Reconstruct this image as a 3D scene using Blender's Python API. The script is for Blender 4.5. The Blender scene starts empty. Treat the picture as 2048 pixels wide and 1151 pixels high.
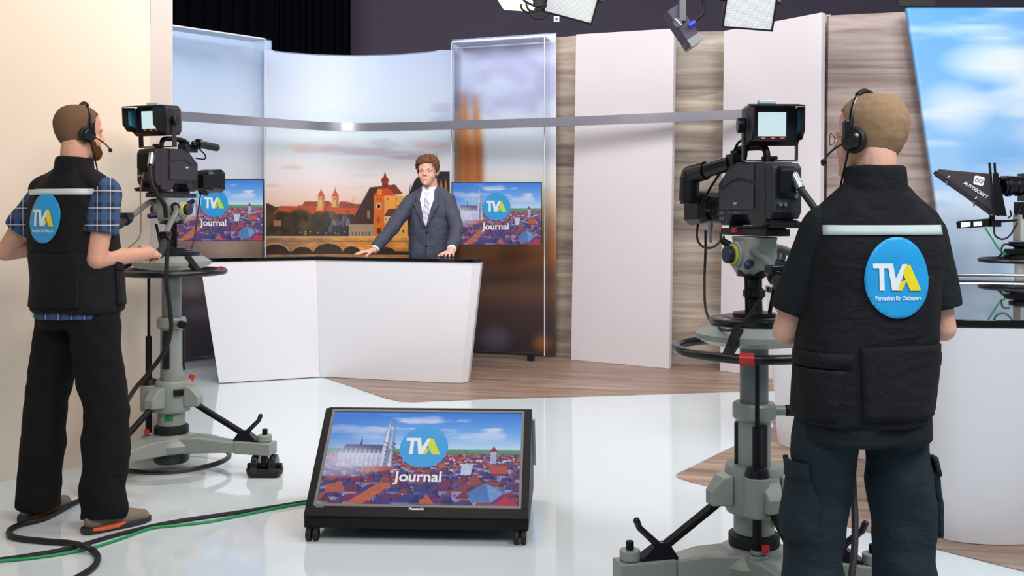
import bpy, bmesh, math, random
import numpy as np
from mathutils import Vector, Matrix, noise
from mathutils.bvhtree import BVHTree

random.seed(7)
C = bpy.context.scene.collection
SC = bpy.context.scene
R = math.radians
PI = math.pi

# ------------------------------------------------------------------ camera
CAMH, HOR, F = 1.38, 425.0, 2048.0
cd = bpy.data.cameras.new('camera'); cam = bpy.data.objects.new('camera', cd); C.objects.link(cam)
cam.location = (0, 0, CAMH); cam.rotation_euler = (R(90), 0, 0)
cd.sensor_width = 36; cd.lens = 36.0; cd.shift_y = -(575.5 - HOR) / 2048.0
cd.clip_start = 0.05; cd.clip_end = 100
SC.camera = cam

# ------------------------------------------------------------------ view, world, lights
SC.view_settings.view_transform = 'Standard'
SC.view_settings.look = 'None'
SC.view_settings.exposure = 0.0
SC.view_settings.gamma = 1.0
SC.view_settings.use_curve_mapping = False
w = bpy.data.worlds.new('world'); SC.world = w; w.use_nodes = True
w.node_tree.nodes['Background'].inputs[0].default_value = (0.72, 0.78, 0.88, 1)
w.node_tree.nodes['Background'].inputs[1].default_value = 0.26

def area(name, loc, target, sx, sy, power, col=(1, 1, 1)):
    l = bpy.data.lights.new(name, 'AREA'); l.shape = 'RECTANGLE'; l.size = sx; l.size_y = sy
    l.energy = power; l.color = col
    o = bpy.data.objects.new(name, l); C.objects.link(o); o.location = loc
    o.rotation_euler = (Vector(target) - Vector(loc)).to_track_quat('-Z', 'Y').to_euler()
    return o
area('overhead_light_front', (0.2, 0.3, 4.2), (0.1, 4.4, 0.9), 4.0, 1.6, 110, (0.86, 0.96, 1.0))
area('overhead_light_middle', (0.3, 5.2, 4.3), (0.0, 9.5, 1.0), 5.0, 1.6, 150, (1.0, 0.98, 0.98))
area('overhead_light_left', (-2.6, 6.6, 4.2), (-1.2, 9.8, 1.3), 1.6, 1.2, 60, (0.93, 0.97, 1.0))
area('overhead_light_right', (3.6, 4.4, 4.2), (2.8, 7.6, 1.2), 2.0, 1.2, 84, (0.95, 0.98, 1.0))
area('counter_fill', (2.5, 1.5, 4.0), (2.3, 4.8, 0.5), 1.4, 0.9, 105, (0.95, 0.97, 1.0))  # added fill light without a fixture, brightens the white counter front
area('warm_lamp_left', (-0.5, 3.2, 3.4), (-2.6, 5.4, 1.3), 0.6, 0.6, 27, (1.0, 0.62, 0.36))
area('presenter_key_lamp', (-0.9, 6.0, 3.3), (-0.7, 9.0, 1.5), 0.6, 0.4, 16, (1.0, 0.96, 0.92))
area('back_lamp', (0.4, 9.6, 4.1), (0.4, 7.9, 0.0), 1.6, 0.5, 34, (1.0, 0.84, 0.72))

# ------------------------------------------------------------------ helpers
def V(*a): return Vector(a)
def P(x, y, d): return Vector(((x - 1024.0) * d / F, d, CAMH - (y - HOR) * d / F))
def G(x, y, z=0.0):                                   # point of the plane at height z seen at a place in the photo
    d = (CAMH - z) * F / (y - HOR)
    return Vector(((x - 1024.0) * d / F, d, z))
def lin(c):
    c = c / 255.0
    return c / 12.92 if c <= 0.04045 else ((c + 0.055) / 1.055) ** 2.4
def L3(rgb): return tuple(lin(v) for v in rgb)

MATS = {}
def mat(name, rgb, rough=0.5, metal=0.0, spec=0.5, emit=0.0, bump=0.0, bscale=60.0, coat=0.0, var=0.0, wr=0.0):
    if name in MATS: return MATS[name]
    m = bpy.data.materials.new(name); m.use_nodes = True; nt = m.node_tree
    b = nt.nodes['Principled BSDF']; c = (*L3(rgb), 1)
    b.inputs['Base Color'].default_value = c
    b.inputs['Roughness'].default_value = rough; b.inputs['Metallic'].default_value = metal
    b.inputs['Specular IOR Level'].default_value = spec
    b.inputs['Coat Weight'].default_value = coat
    if emit:
        b.inputs['Emission Color'].default_value = c; b.inputs['Emission Strength'].default_value = emit
    if bump or var:
        tc = nt.nodes.new('ShaderNodeTexCoord'); n = nt.nodes.new('ShaderNodeTexNoise')
        n.inputs['Scale'].default_value = bscale; n.inputs['Detail'].default_value = 4
        nt.links.new(tc.outputs['Object'], n.inputs['Vector'])
        if bump:
            bp = nt.nodes.new('ShaderNodeBump'); bp.inputs['Strength'].default_value = bump; bp.inputs['Distance'].default_value = 0.01
            nt.links.new(n.outputs['Fac'], bp.inputs['Height']); nt.links.new(bp.outputs['Normal'], b.inputs['Normal'])
        if var:
            r = nt.nodes.new('ShaderNodeValToRGB')
            r.color_ramp.elements[0].position = 0.3; r.color_ramp.elements[1].position = 0.7
            r.color_ramp.elements[0].color = (*[v * (1 - var) for v in c[:3]], 1)
            r.color_ramp.elements[1].color = (*[min(1, v * (1 + var)) for v in c[:3]], 1)
            nt.links.new(n.outputs['Fac'], r.inputs['Fac']); nt.links.new(r.outputs['Color'], b.inputs['Base Color'])
    if wr:                                            # soft creases of cloth
        tc2 = nt.nodes.new('ShaderNodeTexCoord'); mp2 = nt.nodes.new('ShaderNodeMapping'); mp2.inputs['Scale'].default_value = (1.0, 1.0, 1.7); mp2.inputs['Rotation'].default_value = (0.3, 0.2, 0.5)
        n2 = nt.nodes.new('ShaderNodeTexNoise'); n2.inputs['Scale'].default_value = 8; n2.inputs['Detail'].default_value = 2.5; n2.inputs['Distortion'].default_value = 1.6
        b2 = nt.nodes.new('ShaderNodeBump'); b2.inputs['Strength'].default_value = wr; b2.inputs['Distance'].default_value = 0.035
        nt.links.new(tc2.outputs['Object'], mp2.inputs['Vector']); nt.links.new(mp2.outputs['Vector'], n2.inputs['Vector']); nt.links.new(n2.outputs['Fac'], b2.inputs['Height'])
        if bump: nt.links.new(bp.outputs['Normal'], b2.inputs['Normal'])
        nt.links.new(b2.outputs['Normal'], b.inputs['Normal'])
    MATS[name] = m
    return m

def wood_mat(name, rotz, scale, cols):
    m = bpy.data.materials.new(name); m.use_nodes = True; nt = m.node_tree; b = nt.nodes['Principled BSDF']
    tc = nt.nodes.new('ShaderNodeTexCoord'); mp = nt.nodes.new('ShaderNodeMapping')
    mp.inputs['Rotation'].default_value = (0, 0, rotz)
    m2 = nt.nodes.new('ShaderNodeMapping'); m2.inputs['Scale'].default_value = scale
    n = nt.nodes.new('ShaderNodeTexNoise'); n.inputs['Scale'].default_value = 1; n.inputs['Detail'].default_value = 6
    n.inputs['Roughness'].default_value = 0.62; n.inputs['Distortion'].default_value = 0.7
    r = nt.nodes.new('ShaderNodeValToRGB'); e = r.color_ramp.elements
    e[0].position = 0.30; e[0].color = (*L3(cols[0]), 1); e[1].position = 0.68; e[1].color = (*L3(cols[2]), 1)
    k = e.new(0.48); k.color = (*L3(cols[1]), 1)
    nt.links.new(tc.outputs['Object'], mp.inputs['Vector']); nt.links.new(mp.outputs['Vector'], m2.inputs['Vector'])
    nt.links.new(m2.outputs['Vector'], n.inputs['Vector']); nt.links.new(n.outputs['Fac'], r.inputs['Fac'])
    nt.links.new(r.outputs['Color'], b.inputs['Base Color']); b.inputs['Roughness'].default_value = 0.42
    return m

def attr_mat(name, emit=0.0, rough=0.5):
    m = bpy.data.materials.new(name); m.use_nodes = True; nt = m.node_tree; b = nt.nodes['Principled BSDF']
    a = nt.nodes.new('ShaderNodeAttribute'); a.attribute_name = 'picture'
    b.inputs['Roughness'].default_value = rough
    if emit:
        b.inputs['Base Color'].default_value = (0.01, 0.01, 0.01, 1)
        nt.links.new(a.outputs['Color'], b.inputs['Emission Color']); b.inputs['Emission Strength'].default_value = emit
    else:
        nt.links.new(a.outputs['Color'], b.inputs['Base Color'])
    return m

def acrylic_mat():
    m = bpy.data.materials.new('clear_acrylic'); m.use_nodes = True; nt = m.node_tree; nt.nodes.remove(nt.nodes['Principled BSDF'])
    out = nt.nodes['Material Output']; t = nt.nodes.new('ShaderNodeBsdfTransparent'); g = nt.nodes.new('ShaderNodeBsdfGlossy')
    t.inputs[0].default_value = (0.965, 0.975, 0.985, 1); g.inputs['Roughness'].default_value = 0.03
    f0 = nt.nodes.new('ShaderNodeFresnel'); f0.inputs[0].default_value = 1.3; f = nt.nodes.new('ShaderNodeMath'); f.operation = 'MULTIPLY'; f.inputs[1].default_value = 0.3; nt.links.new(f0.outputs[0], f.inputs[0])
    mx = nt.nodes.new('ShaderNodeMixShader')
    nt.links.new(f.outputs[0], mx.inputs[0]); nt.links.new(t.outputs[0], mx.inputs[1]); nt.links.new(g.outputs[0], mx.inputs[2])
    nt.links.new(mx.outputs[0], out.inputs[0])
    return m

def plaid_mat():
    m = bpy.data.materials.new('plaid_cotton'); m.use_nodes = True; nt = m.node_tree; b = nt.nodes['Principled BSDF']
    tc = nt.nodes.new('ShaderNodeTexCoord'); sp = nt.nodes.new('ShaderNodeSeparateXYZ'); nt.links.new(tc.outputs['Object'], sp.inputs[0])
    ad = nt.nodes.new('ShaderNodeMath'); ad.operation = 'ADD'
    nt.links.new(sp.outputs['X'], ad.inputs[0]); nt.links.new(sp.outputs['Y'], ad.inputs[1])
    def stripes(src, period, lo, hi):
        mul = nt.nodes.new('ShaderNodeMath'); mul.operation = 'MULTIPLY'; mul.inputs[1].default_value = 1 / period
        fr = nt.nodes.new('ShaderNodeMath'); fr.operation = 'FRACT'
        a = nt.nodes.new('ShaderNodeMath'); a.operation = 'GREATER_THAN'; a.inputs[1].default_value = lo
        c = nt.nodes.new('ShaderNodeMath'); c.operation = 'LESS_THAN'; c.inputs[1].default_value = hi
        d = nt.nodes.new('ShaderNodeMath'); d.operation = 'MULTIPLY'
        nt.links.new(src, mul.inputs[0]); nt.links.new(mul.outputs[0], fr.inputs[0])
        nt.links.new(fr.outputs[0], a.inputs[0]); nt.links.new(fr.outputs[0], c.inputs[0])
        nt.links.new(a.outputs[0], d.inputs[0]); nt.links.new(c.outputs[0], d.inputs[1])
        return d.outputs[0]
    cur = None
    def mix(fac, col, prev, strength):
        mm = nt.nodes.new('ShaderNodeMixRGB'); ms = nt.nodes.new('ShaderNodeMath'); ms.operation = 'MULTIPLY'; ms.inputs[1].default_value = strength
        nt.links.new(fac, ms.inputs[0]); nt.links.new(ms.outputs[0], mm.inputs[0])
        if prev is None: mm.inputs[1].default_value = (*L3((22, 32, 58)), 1)
        else: nt.links.new(prev, mm.inputs[1])
        mm.inputs[2].default_value = (*L3(col), 1); return mm.outputs[0]
    H, Z = ad.outputs[0], sp.outputs['Z']
    cur = mix(stripes(H, 0.075, 0.0, 0.45), (58, 90, 132), cur, 0.6)
    cur = mix(stripes(Z, 0.075, 0.0, 0.45), (58, 90, 132), cur, 0.5)
    cur = mix(stripes(H, 0.075, 0.64, 0.71), (214, 222, 232), cur, 0.55)
    cur = mix(stripes(Z, 0.075, 0.64, 0.71), (214, 222, 232), cur, 0.55)
    nt.links.new(cur, b.inputs['Base Color']); b.inputs['Roughness'].default_value = 0.85
    return m

def tag(o, label=None, cat=None, group=None, kind=None):
    if label: o['label'] = label
    if cat: o['category'] = cat
    if group: o['group'] = group
    if kind: o['kind'] = kind
    return o
def thing(name, label, cat, loc=(0, 0, 0), rz=0.0, group=None):
    o = bpy.data.objects.new(name, None); o.empty_display_size = 0.1; C.objects.link(o)
    o.location = loc; o.rotation_euler = (0, 0, rz)
    return tag(o, label, cat, group)

def finish(me, name, m, parent=None, smooth=35, bevel=0.0, solid=0.0):
    o = bpy.data.objects.new(name, me); C.objects.link(o)
    if m is not None and not me.materials: me.materials.append(m)
    if smooth:
        me.polygons.foreach_set('use_smooth', [True] * len(me.polygons))
        me.set_sharp_from_angle(angle=R(smooth))
    if parent: o.parent = parent
    if solid:
        s = o.modifiers.new('solid', 'SOLIDIFY'); s.thickness = solid; s.offset = -1
    if bevel:
        b = o.modifiers.new('bevel', 'BEVEL'); b.width = bevel; b.segments = 2; b.limit_method = 'ANGLE'; b.angle_limit = R(40)
    return o

class MB:
    """collects shapes, then links them as one mesh object"""
    def __init__(s): s.bm = bmesh.new()
    def box(s, c, size, rot=None):
        mtx = Matrix.Translation(c) @ (rot.to_4x4() if rot is not None else Matrix()) @ Matrix.Diagonal((*size, 1))
        bmesh.ops.create_cube(s.bm, size=1, matrix=mtx); return s
    def hexa(s, pts):                                 # 8 corners: bottom ring then top ring
        v = [s.bm.verts.new(p) for p in pts]
        for f in ((3, 2, 1, 0), (4, 5, 6, 7), (0, 1, 5, 4), (1, 2, 6, 5), (2, 3, 7, 6), (3, 0, 4, 7)): s.bm.faces.new([v[i] for i in f])
        return s
    def cyl(s, p0, p1, r0, r1=None, n=24, caps=True):
        p0, p1 = Vector(p0), Vector(p1); r1 = r0 if r1 is None else r1; d = p1 - p0
        q = d.to_track_quat('Z', 'Y').to_matrix().to_4x4()
        bmesh.ops.create_cone(s.bm, cap_ends=caps, segments=n, radius1=max(r0, 1e-5), radius2=max(r1, 1e-5), depth=d.length, matrix=Matrix.Translation((p0 + p1) / 2) @ q)
        return s
    def ball(s, c, r, sc=(1, 1, 1), rot=None, n=16):
        mtx = Matrix.Translation(c) @ (rot.to_4x4() if rot is not None else Matrix()) @ Matrix.Diagonal((*sc, 1))
        bmesh.ops.create_uvsphere(s.bm, u_segments=n, v_segments=max(6, n // 2), radius=r, matrix=mtx); return s
    def cap(s, p0, r0, p1, r1, n=14):
        s.cyl(p0, p1, r0, r1, n); s.ball(p0, r0, n=n); s.ball(p1, r1, n=n); return s
    def rings(s, rings, closed_ends=True, loop=False):
        vs = [[s.bm.verts.new(p) for p in ring] for ring in rings]; n = len(vs[0])
        m = len(vs)
        for i in range(m if loop else m - 1):
            a, b = vs[i], vs[(i + 1) % m]
            for j in range(n): s.bm.faces.new((a[j], a[(j + 1) % n], b[(j + 1) % n], b[j]))
        if closed_ends and not loop:
            s.bm.faces.new(vs[0][::-1]); s.bm.faces.new(vs[-1])
        return s
    def lathe(s, prof, n=40, c=(0, 0, 0)):            # profile of (radius, z)
        c = Vector(c)
        return s.rings([[c + V(max(r, 1e-4) * math.cos(2 * PI * k / n), max(r, 1e-4) * math.sin(2 * PI * k / n), z) for k in range(n)] for r, z in prof])
    def tube(s, pts, r, n=8, closed=False):
        pts = [Vector(p) for p in pts]; m = len(pts); rr = []
        up = V(0, 0, 1); prev = None
        for i, p in enumerate(pts):
            a = pts[(i - 1) % m] if closed else pts[max(i - 1, 0)]; b = pts[(i + 1) % m] if closed else pts[min(i + 1, m - 1)]
            t = (b - a).normalized()
            if prev is None:
                prev = t.cross(up if abs(t.z) < 0.9 else V(1, 0, 0)).normalized()
            else:
                prev = (prev - t * prev.dot(t)).normalized()
            bn = t.cross(prev); rad = r[i] if isinstance(r, (list, tuple)) else r
            rr.append([p + prev * (rad * math.cos(2 * PI * k / n)) + bn * (rad * math.sin(2 * PI * k / n)) for k in range(n)])
        return s.rings(rr, True, closed)
    def torus(s, c, R_, r, n=64, k=10, sx=1, sy=1):
        return s.tube([Vector(c) + V(R_ * sx * math.cos(2 * PI * i / n), R_ * sy * math.sin(2 * PI * i / n), 0) for i in range(n)], r, k, True)
    def prism(s, poly, f):                            # f(u, v, w): maps the flat outline; w = 0 and 1 are the two faces
        a = [s.bm.verts.new(f(u, v, 0)) for u, v in poly]; b = [s.bm.verts.new(f(u, v, 1)) for u, v in poly]; n = len(a)
        s.bm.faces.new(a[::-1]); s.bm.faces.new(b)
        for i in range(n): s.bm.faces.new((a[i], a[(i + 1) % n], b[(i + 1) % n], b[i]))
        return s
    def flat(s, poly3):
        s.bm.faces.new([s.bm.verts.new(p) for p in poly3]); return s
    def mesh(s, name):
        bmesh.ops.recalc_face_normals(s.bm, faces=s.bm.faces)
        me = bpy.data.meshes.new(name); s.bm.to_mesh(me); s.bm.free(); return me
    def build(s, name, m, parent=None, smooth=35, bevel=0.0, solid=0.0):
        return finish(s.mesh(name), name, m, parent, smooth, bevel, solid)

def spline(pts, n=8, closed=False):
    pts = [Vector(p) for p in pts]; out = []; m = len(pts)
    for i in range(m if closed else m - 1):
        if closed: a, b, c, d = pts[(i - 1) % m], pts[i], pts[(i + 1) % m], pts[(i + 2) % m]
        else: a, b, c, d = pts[max(i - 1, 0)], pts[i], pts[i + 1], pts[min(i + 2, m - 1)]
        for k in range(n):
            t = k / n
            out.append(0.5 * ((2 * b) + (c - a) * t + (2 * a - 5 * b + 4 * c - d) * t * t + (3 * b - a - 3 * c + d) * t ** 3))
    if not closed: out.append(pts[-1])
    return out

def fuse(mb, name, voxel, it=6, fac=0.5):
    """one continuous surface from overlapping shapes"""
    me = mb.mesh('tmp'); o = bpy.data.objects.new('tmp', me); C.objects.link(o)
    r = o.modifiers.new('r', 'REMESH'); r.mode = 'VOXEL'; r.voxel_size = voxel
    s = o.modifiers.new('s', 'SMOOTH'); s.factor = fac; s.iterations = it
    dg = bpy.context.evaluated_depsgraph_get(); dg.update()
    out = bpy.data.meshes.new_from_object(o.evaluated_get(dg)); out.name = name
    bpy.data.objects.remove(o); bpy.data.meshes.remove(me)
    return out

def folds(me, amp, sc, sq=(1, 1, 1), zr=None):
    n = len(me.vertices); co = np.empty(n * 3, np.float32); no = np.empty(n * 3, np.float32)
    me.vertices.foreach_get('co', co); me.vertices.foreach_get('normal', no); co = co.reshape(-1, 3); no = no.reshape(-1, 3)
    h = np.array([noise.noise((c[0] * sc * sq[0], c[1] * sc * sq[1], c[2] * sc * sq[2])) + 0.5 * noise.noise((c[0] * sc * 2.1 * sq[0], c[1] * sc * 2.1 * sq[1], c[2] * sc * 2.1 * sq[2] + 7)) for c in co.tolist()], np.float32)
    co += no * (h * amp)[:, None]
    me.vertices.foreach_set('co', co.ravel()); me.update()
    return me

def bvh(me):
    return BVHTree.FromPolygons([v.co.copy() for v in me.vertices], [tuple(p.vertices) for p in me.polygons])

def decal(me_target, polys, name, m, parent, place, direction, off=0.003, step=0.012, thick=0.0006):
    """thin cloth or print lying on a curved surface: polys are flat outlines, place(u, v) a start point in front of it"""
    tree = me_target if isinstance(me_target, BVHTree) else bvh(me_target)
    bm = bmesh.new()
    for poly in polys:
        vs = [bm.verts.new((p[0], p[1], 0)) for p in poly]; bm.faces.new(vs)
    us = [v.co.x for v in bm.verts]; ws = [v.co.y for v in bm.verts]
    for ax, lo, hi in ((0, min(us), max(us)), (1, min(ws), max(ws))):
        t = lo + step
        while t < hi:
            nn = V(1, 0, 0) if ax == 0 else V(0, 1, 0)
            bmesh.ops.bisect_plane(bm, geom=bm.verts[:] + bm.edges[:] + bm.faces[:], plane_co=nn * t, plane_no=nn)
            t += step
    bmesh.ops.triangulate(bm, faces=bm.faces[:])
    d = Vector(direction).normalized()
    for v in bm.verts:
        s = place(v.co.x, v.co.y); hit = tree.ray_cast(s, d)
        if hit[0] is None:
            hit = tree.find_nearest(s - d * s.dot(d) * (0.9 if abs(s.dot(d)) > .5 else 0))
        v.co = hit[0] - d * off
    me = bpy.data.meshes.new(name); bmesh.ops.recalc_face_normals(bm, faces=bm.faces)
    bm.normal_update()
    if len(bm.faces) and sum((f.normal.dot(d) * f.calc_area() for f in bm.faces)) > 0: bmesh.ops.reverse_faces(bm, faces=bm.faces[:])
    bm.to_mesh(me); bm.free()
    return finish(me, name, m, parent, 60, 0, thick)

def text_polys(body, size=1.0, bold=0.0, width=None):
    """2D triangles of a line of writing, centred on x, baseline at 0"""
    cu = bpy.data.curves.new('txt', 'FONT'); cu.body = body; cu.size = size; cu.align_x = 'CENTER'; cu.offset = bold; cu.resolution_u = 4
    o = bpy.data.objects.new('txt', cu); C.objects.link(o)
    dg = bpy.context.evaluated_depsgraph_get(); dg.update()
    me = bpy.data.meshes.new_from_object(o.evaluated_get(dg))
    vs = [(v.co.x, v.co.y) for v in me.vertices]; fs = [tuple(p.vertices) for p in me.polygons]
    bpy.data.objects.remove(o); bpy.data.curves.remove(cu); bpy.data.meshes.remove(me)
    if width:
        xs = [v[0] for v in vs]; k = width / (max(xs) - min(xs)); cx = (max(xs) + min(xs)) / 2
        vs = [((x - cx) * k, y * k) for x, y in vs]
    return [[vs[i] for i in f] for f in fs]

def write(polys, f, name, m, parent, thick=0.0):
    b = MB()
    for p in polys: b.flat([f(u, v) for u, v in p])
    me = bpy.data.meshes.new(name); b.bm.to_mesh(me); b.bm.free()
    return finish(me, name, m, parent, 0, 0, thick)

# ------------------------------------------------------------------ palette
M_floor = mat('white_gloss_floor', (214, 224, 228), 0.06, spec=0.8)
M_white = mat('white_panel', (217, 209, 212), 0.45, spec=0.3)
M_desk = mat('white_desk_laminate', (224, 221, 225), 0.30, spec=0.4)
M_blackglass = mat('black_glass', (6, 7, 10), 0.03, spec=0.6)
M_wall = mat('beige_wall', (228, 211, 192), 0.7, spec=0.2)
M_wall2 = mat('pale_pink_wall', (238, 226, 224), 0.7, spec=0.2)
M_dark = mat('dark_grey_wall', (84, 78, 92), 0.9, spec=0.1)
M_drape = mat('black_drape', (9, 10, 18), 0.95, spec=0.05, bump=0.3, bscale=30)
M_silver = mat('brushed_silver', (188, 186, 198), 0.22, metal=0.85)
M_black = mat('black_plastic', (12, 12, 14), 0.5, spec=0.25)
M_satin = mat('black_satin_metal', (20, 19, 24), 0.3, spec=0.5)
M_rubber = mat('black_rubber', (14, 14, 15), 0.6)
M_cambody = mat('charcoal_camera_shell', (38, 41, 50), 0.5, bump=0.05, bscale=400)
M_camlight = mat('slate_camera_cover', (50, 55, 68), 0.45)
M_cambrown = mat('brown_black_camera_shell', (40, 35, 42), 0.45)
M_grey = mat('grey_green_enamel', (143, 149, 143), 0.38)
M_greydk = mat('mid_grey_enamel', (108, 113, 112), 0.4)
M_steel = mat('steel', (170, 172, 176), 0.25, metal=0.9)
M_red = mat('red_plastic', (200, 40, 24), 0.4)
M_orange = mat('orange_rubber', (222, 96, 40), 0.6)
M_green = mat('green_cable_sheath', (24, 150, 88), 0.45)
M_greenlab = mat('green_sticker', (30, 120, 62), 0.5)
M_blue = mat('blue_plastic', (40, 50, 190), 0.4)
M_yellow = mat('yellow_dial', (222, 212, 60), 0.5)
M_navy = mat('navy_plastic', (34, 36, 66), 0.4)
M_paper = mat('white_print', (235, 238, 240), 0.6)
M_badge = mat('cyan_print', (30, 158, 220), 0.45)
M_badgey = mat('yellow_print', (244, 222, 40), 0.45)
M_stripe = mat('reflective_strip', (205, 218, 216), 0.4)
M_vest = mat('black_canvas', (18, 18, 22), 0.85, spec=0.3, bump=0.25, bscale=220, wr=0.35)
M_pants = mat('black_cotton_trousers', (22, 21, 21), 0.9, spec=0.2, bump=0.25, bscale=160, wr=0.35)
M_cargo = mat('blue_black_cargo_cotton', (36, 47, 54), 0.9, spec=0.2, bump=0.25, bscale=160, wr=0.35)
M_tee = mat('black_tshirt', (31, 34, 36), 0.9, spec=0.2, bump=0.2, bscale=160, wr=0.3)
M_suit = mat('blue_grey_suit', (70, 74, 88), 0.7, spec=0.25, bump=0.15, bscale=300, wr=0.35)
M_shirt = mat('white_shirt', (232, 234, 244), 0.7)
M_tie = mat('lilac_tie', (206, 200, 214), 0.5)
M_tie2 = mat('pale_tie_stripe', (170, 166, 190), 0.5)
M_skin = mat('skin_fair', (214, 160, 134), 0.5, spec=0.35, var=0.06, bscale=40)
M_skin2 = mat('skin_pink', (224, 170, 148), 0.5, spec=0.35, var=0.06, bscale=40)
M_hairb = mat('short_brown_hair', (118, 92, 70), 0.85, spec=0.2, bump=0.5, bscale=600, var=0.25)
M_hairbl = mat('cropped_blond_hair', (168, 134, 103), 0.85, spec=0.2, bump=0.5, bscale=600, var=0.3)
M_hairp = mat('wavy_brown_hair', (110, 74, 48), 0.7, spec=0.3, bump=0.8, bscale=120, var=0.3)
M_beard = mat('reddish_beard', (110, 68, 44), 0.9, spec=0.1, bump=0.6, bscale=420, var=0.25)
M_shoe = mat('grey_tan_suede', (128, 114, 98), 0.85)
M_shoe2 = mat('dark_shoe_rubber', (46, 40, 46), 0.7)
M_eye = mat('eye_white', (190, 178, 170), 0.4); M_iris = mat('dark_iris', (40, 40, 46), 0.2)
M_brow = mat('brown_brow', (110, 80, 58), 0.9); M_lip = mat('pink_lip', (190, 116, 106), 0.5)
M_plaid = plaid_mat(); M_acrylic = acrylic_mat()
M_acredge = mat('frosted_acrylic_edge', (205, 214, 226), 0.25, spec=0.5)
M_wood = wood_mat('grey_brown_wood_panel', 0.0, (0.7, 0.7, 9.0), ((112, 94, 84), (158, 140, 126), (200, 185, 166)))
M_woodr = wood_mat('rose_brown_wood_panel', 0.0, (0.7, 0.7, 10.0), ((122, 98, 92), (164, 142, 134), (190, 170, 160)))
M_woodf = wood_mat('brown_wood_floor', R(14), (0.9, 14.0, 1.0), ((104, 84, 72), (142, 118, 102), (172, 148, 130)))
M_screen = attr_mat('lit_screen', 0.92, 0.12)
M_print = attr_mat('printed_backdrop', 0.0, 0.4)
M_lamp = mat('tungsten_glow', (255, 226, 160), 0.5, emit=6.0)
M_reflector = mat('white_reflector', (240, 240, 235), 0.3, emit=0.6)
M_vfscreen = mat('viewfinder_glow', (214, 238, 244), 0.3, emit=0.9)
M_vfdark = mat('viewfinder_blue_glow', (40, 110, 140), 0.2, emit=0.5)
M_logo_b = mat('lit_cyan', (12, 156, 224), 0.3, emit=0.8); M_logo_w = mat('lit_white', (236, 240, 244), 0.3, emit=0.8); M_logo_y = mat('lit_lime', (200, 222, 30), 0.3, emit=0.8)
for mm in (M_logo_b, M_logo_w, M_logo_y, M_vfscreen): mm.node_tree.nodes['Principled BSDF'].inputs['Base Color'].default_value = (0.02, 0.02, 0.02, 1)
def led_mat():
    m = bpy.data.materials.new('led_array'); m.use_nodes = True; nt = m.node_tree; b = nt.nodes['Principled BSDF']
    tc = nt.nodes.new('ShaderNodeTexCoord'); br = nt.nodes.new('ShaderNodeTexBrick'); br.offset = 0
    br.inputs['Scale'].default_value = 11; br.inputs['Color1'].default_value = (*L3((236, 240, 238)), 1); br.inputs['Color2'].default_value = (*L3((214, 224, 230)), 1)
    br.inputs['Mortar'].default_value = (*L3((120, 132, 142)), 1); br.inputs['Mortar Size'].default_value = 0.05; br.inputs['Brick Width'].default_value = 0.35; br.inputs['Row Height'].default_value = 0.32
    nt.links.new(tc.outputs['UV'], br.inputs['Vector']); nt.links.new(br.outputs['Color'], b.inputs['Emission Color']); b.inputs['Emission Strength'].default_value = 0.55
    b.inputs['Base Color'].default_value = (0.3, 0.3, 0.3, 1)
    return m
M_led = led_mat()
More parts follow.
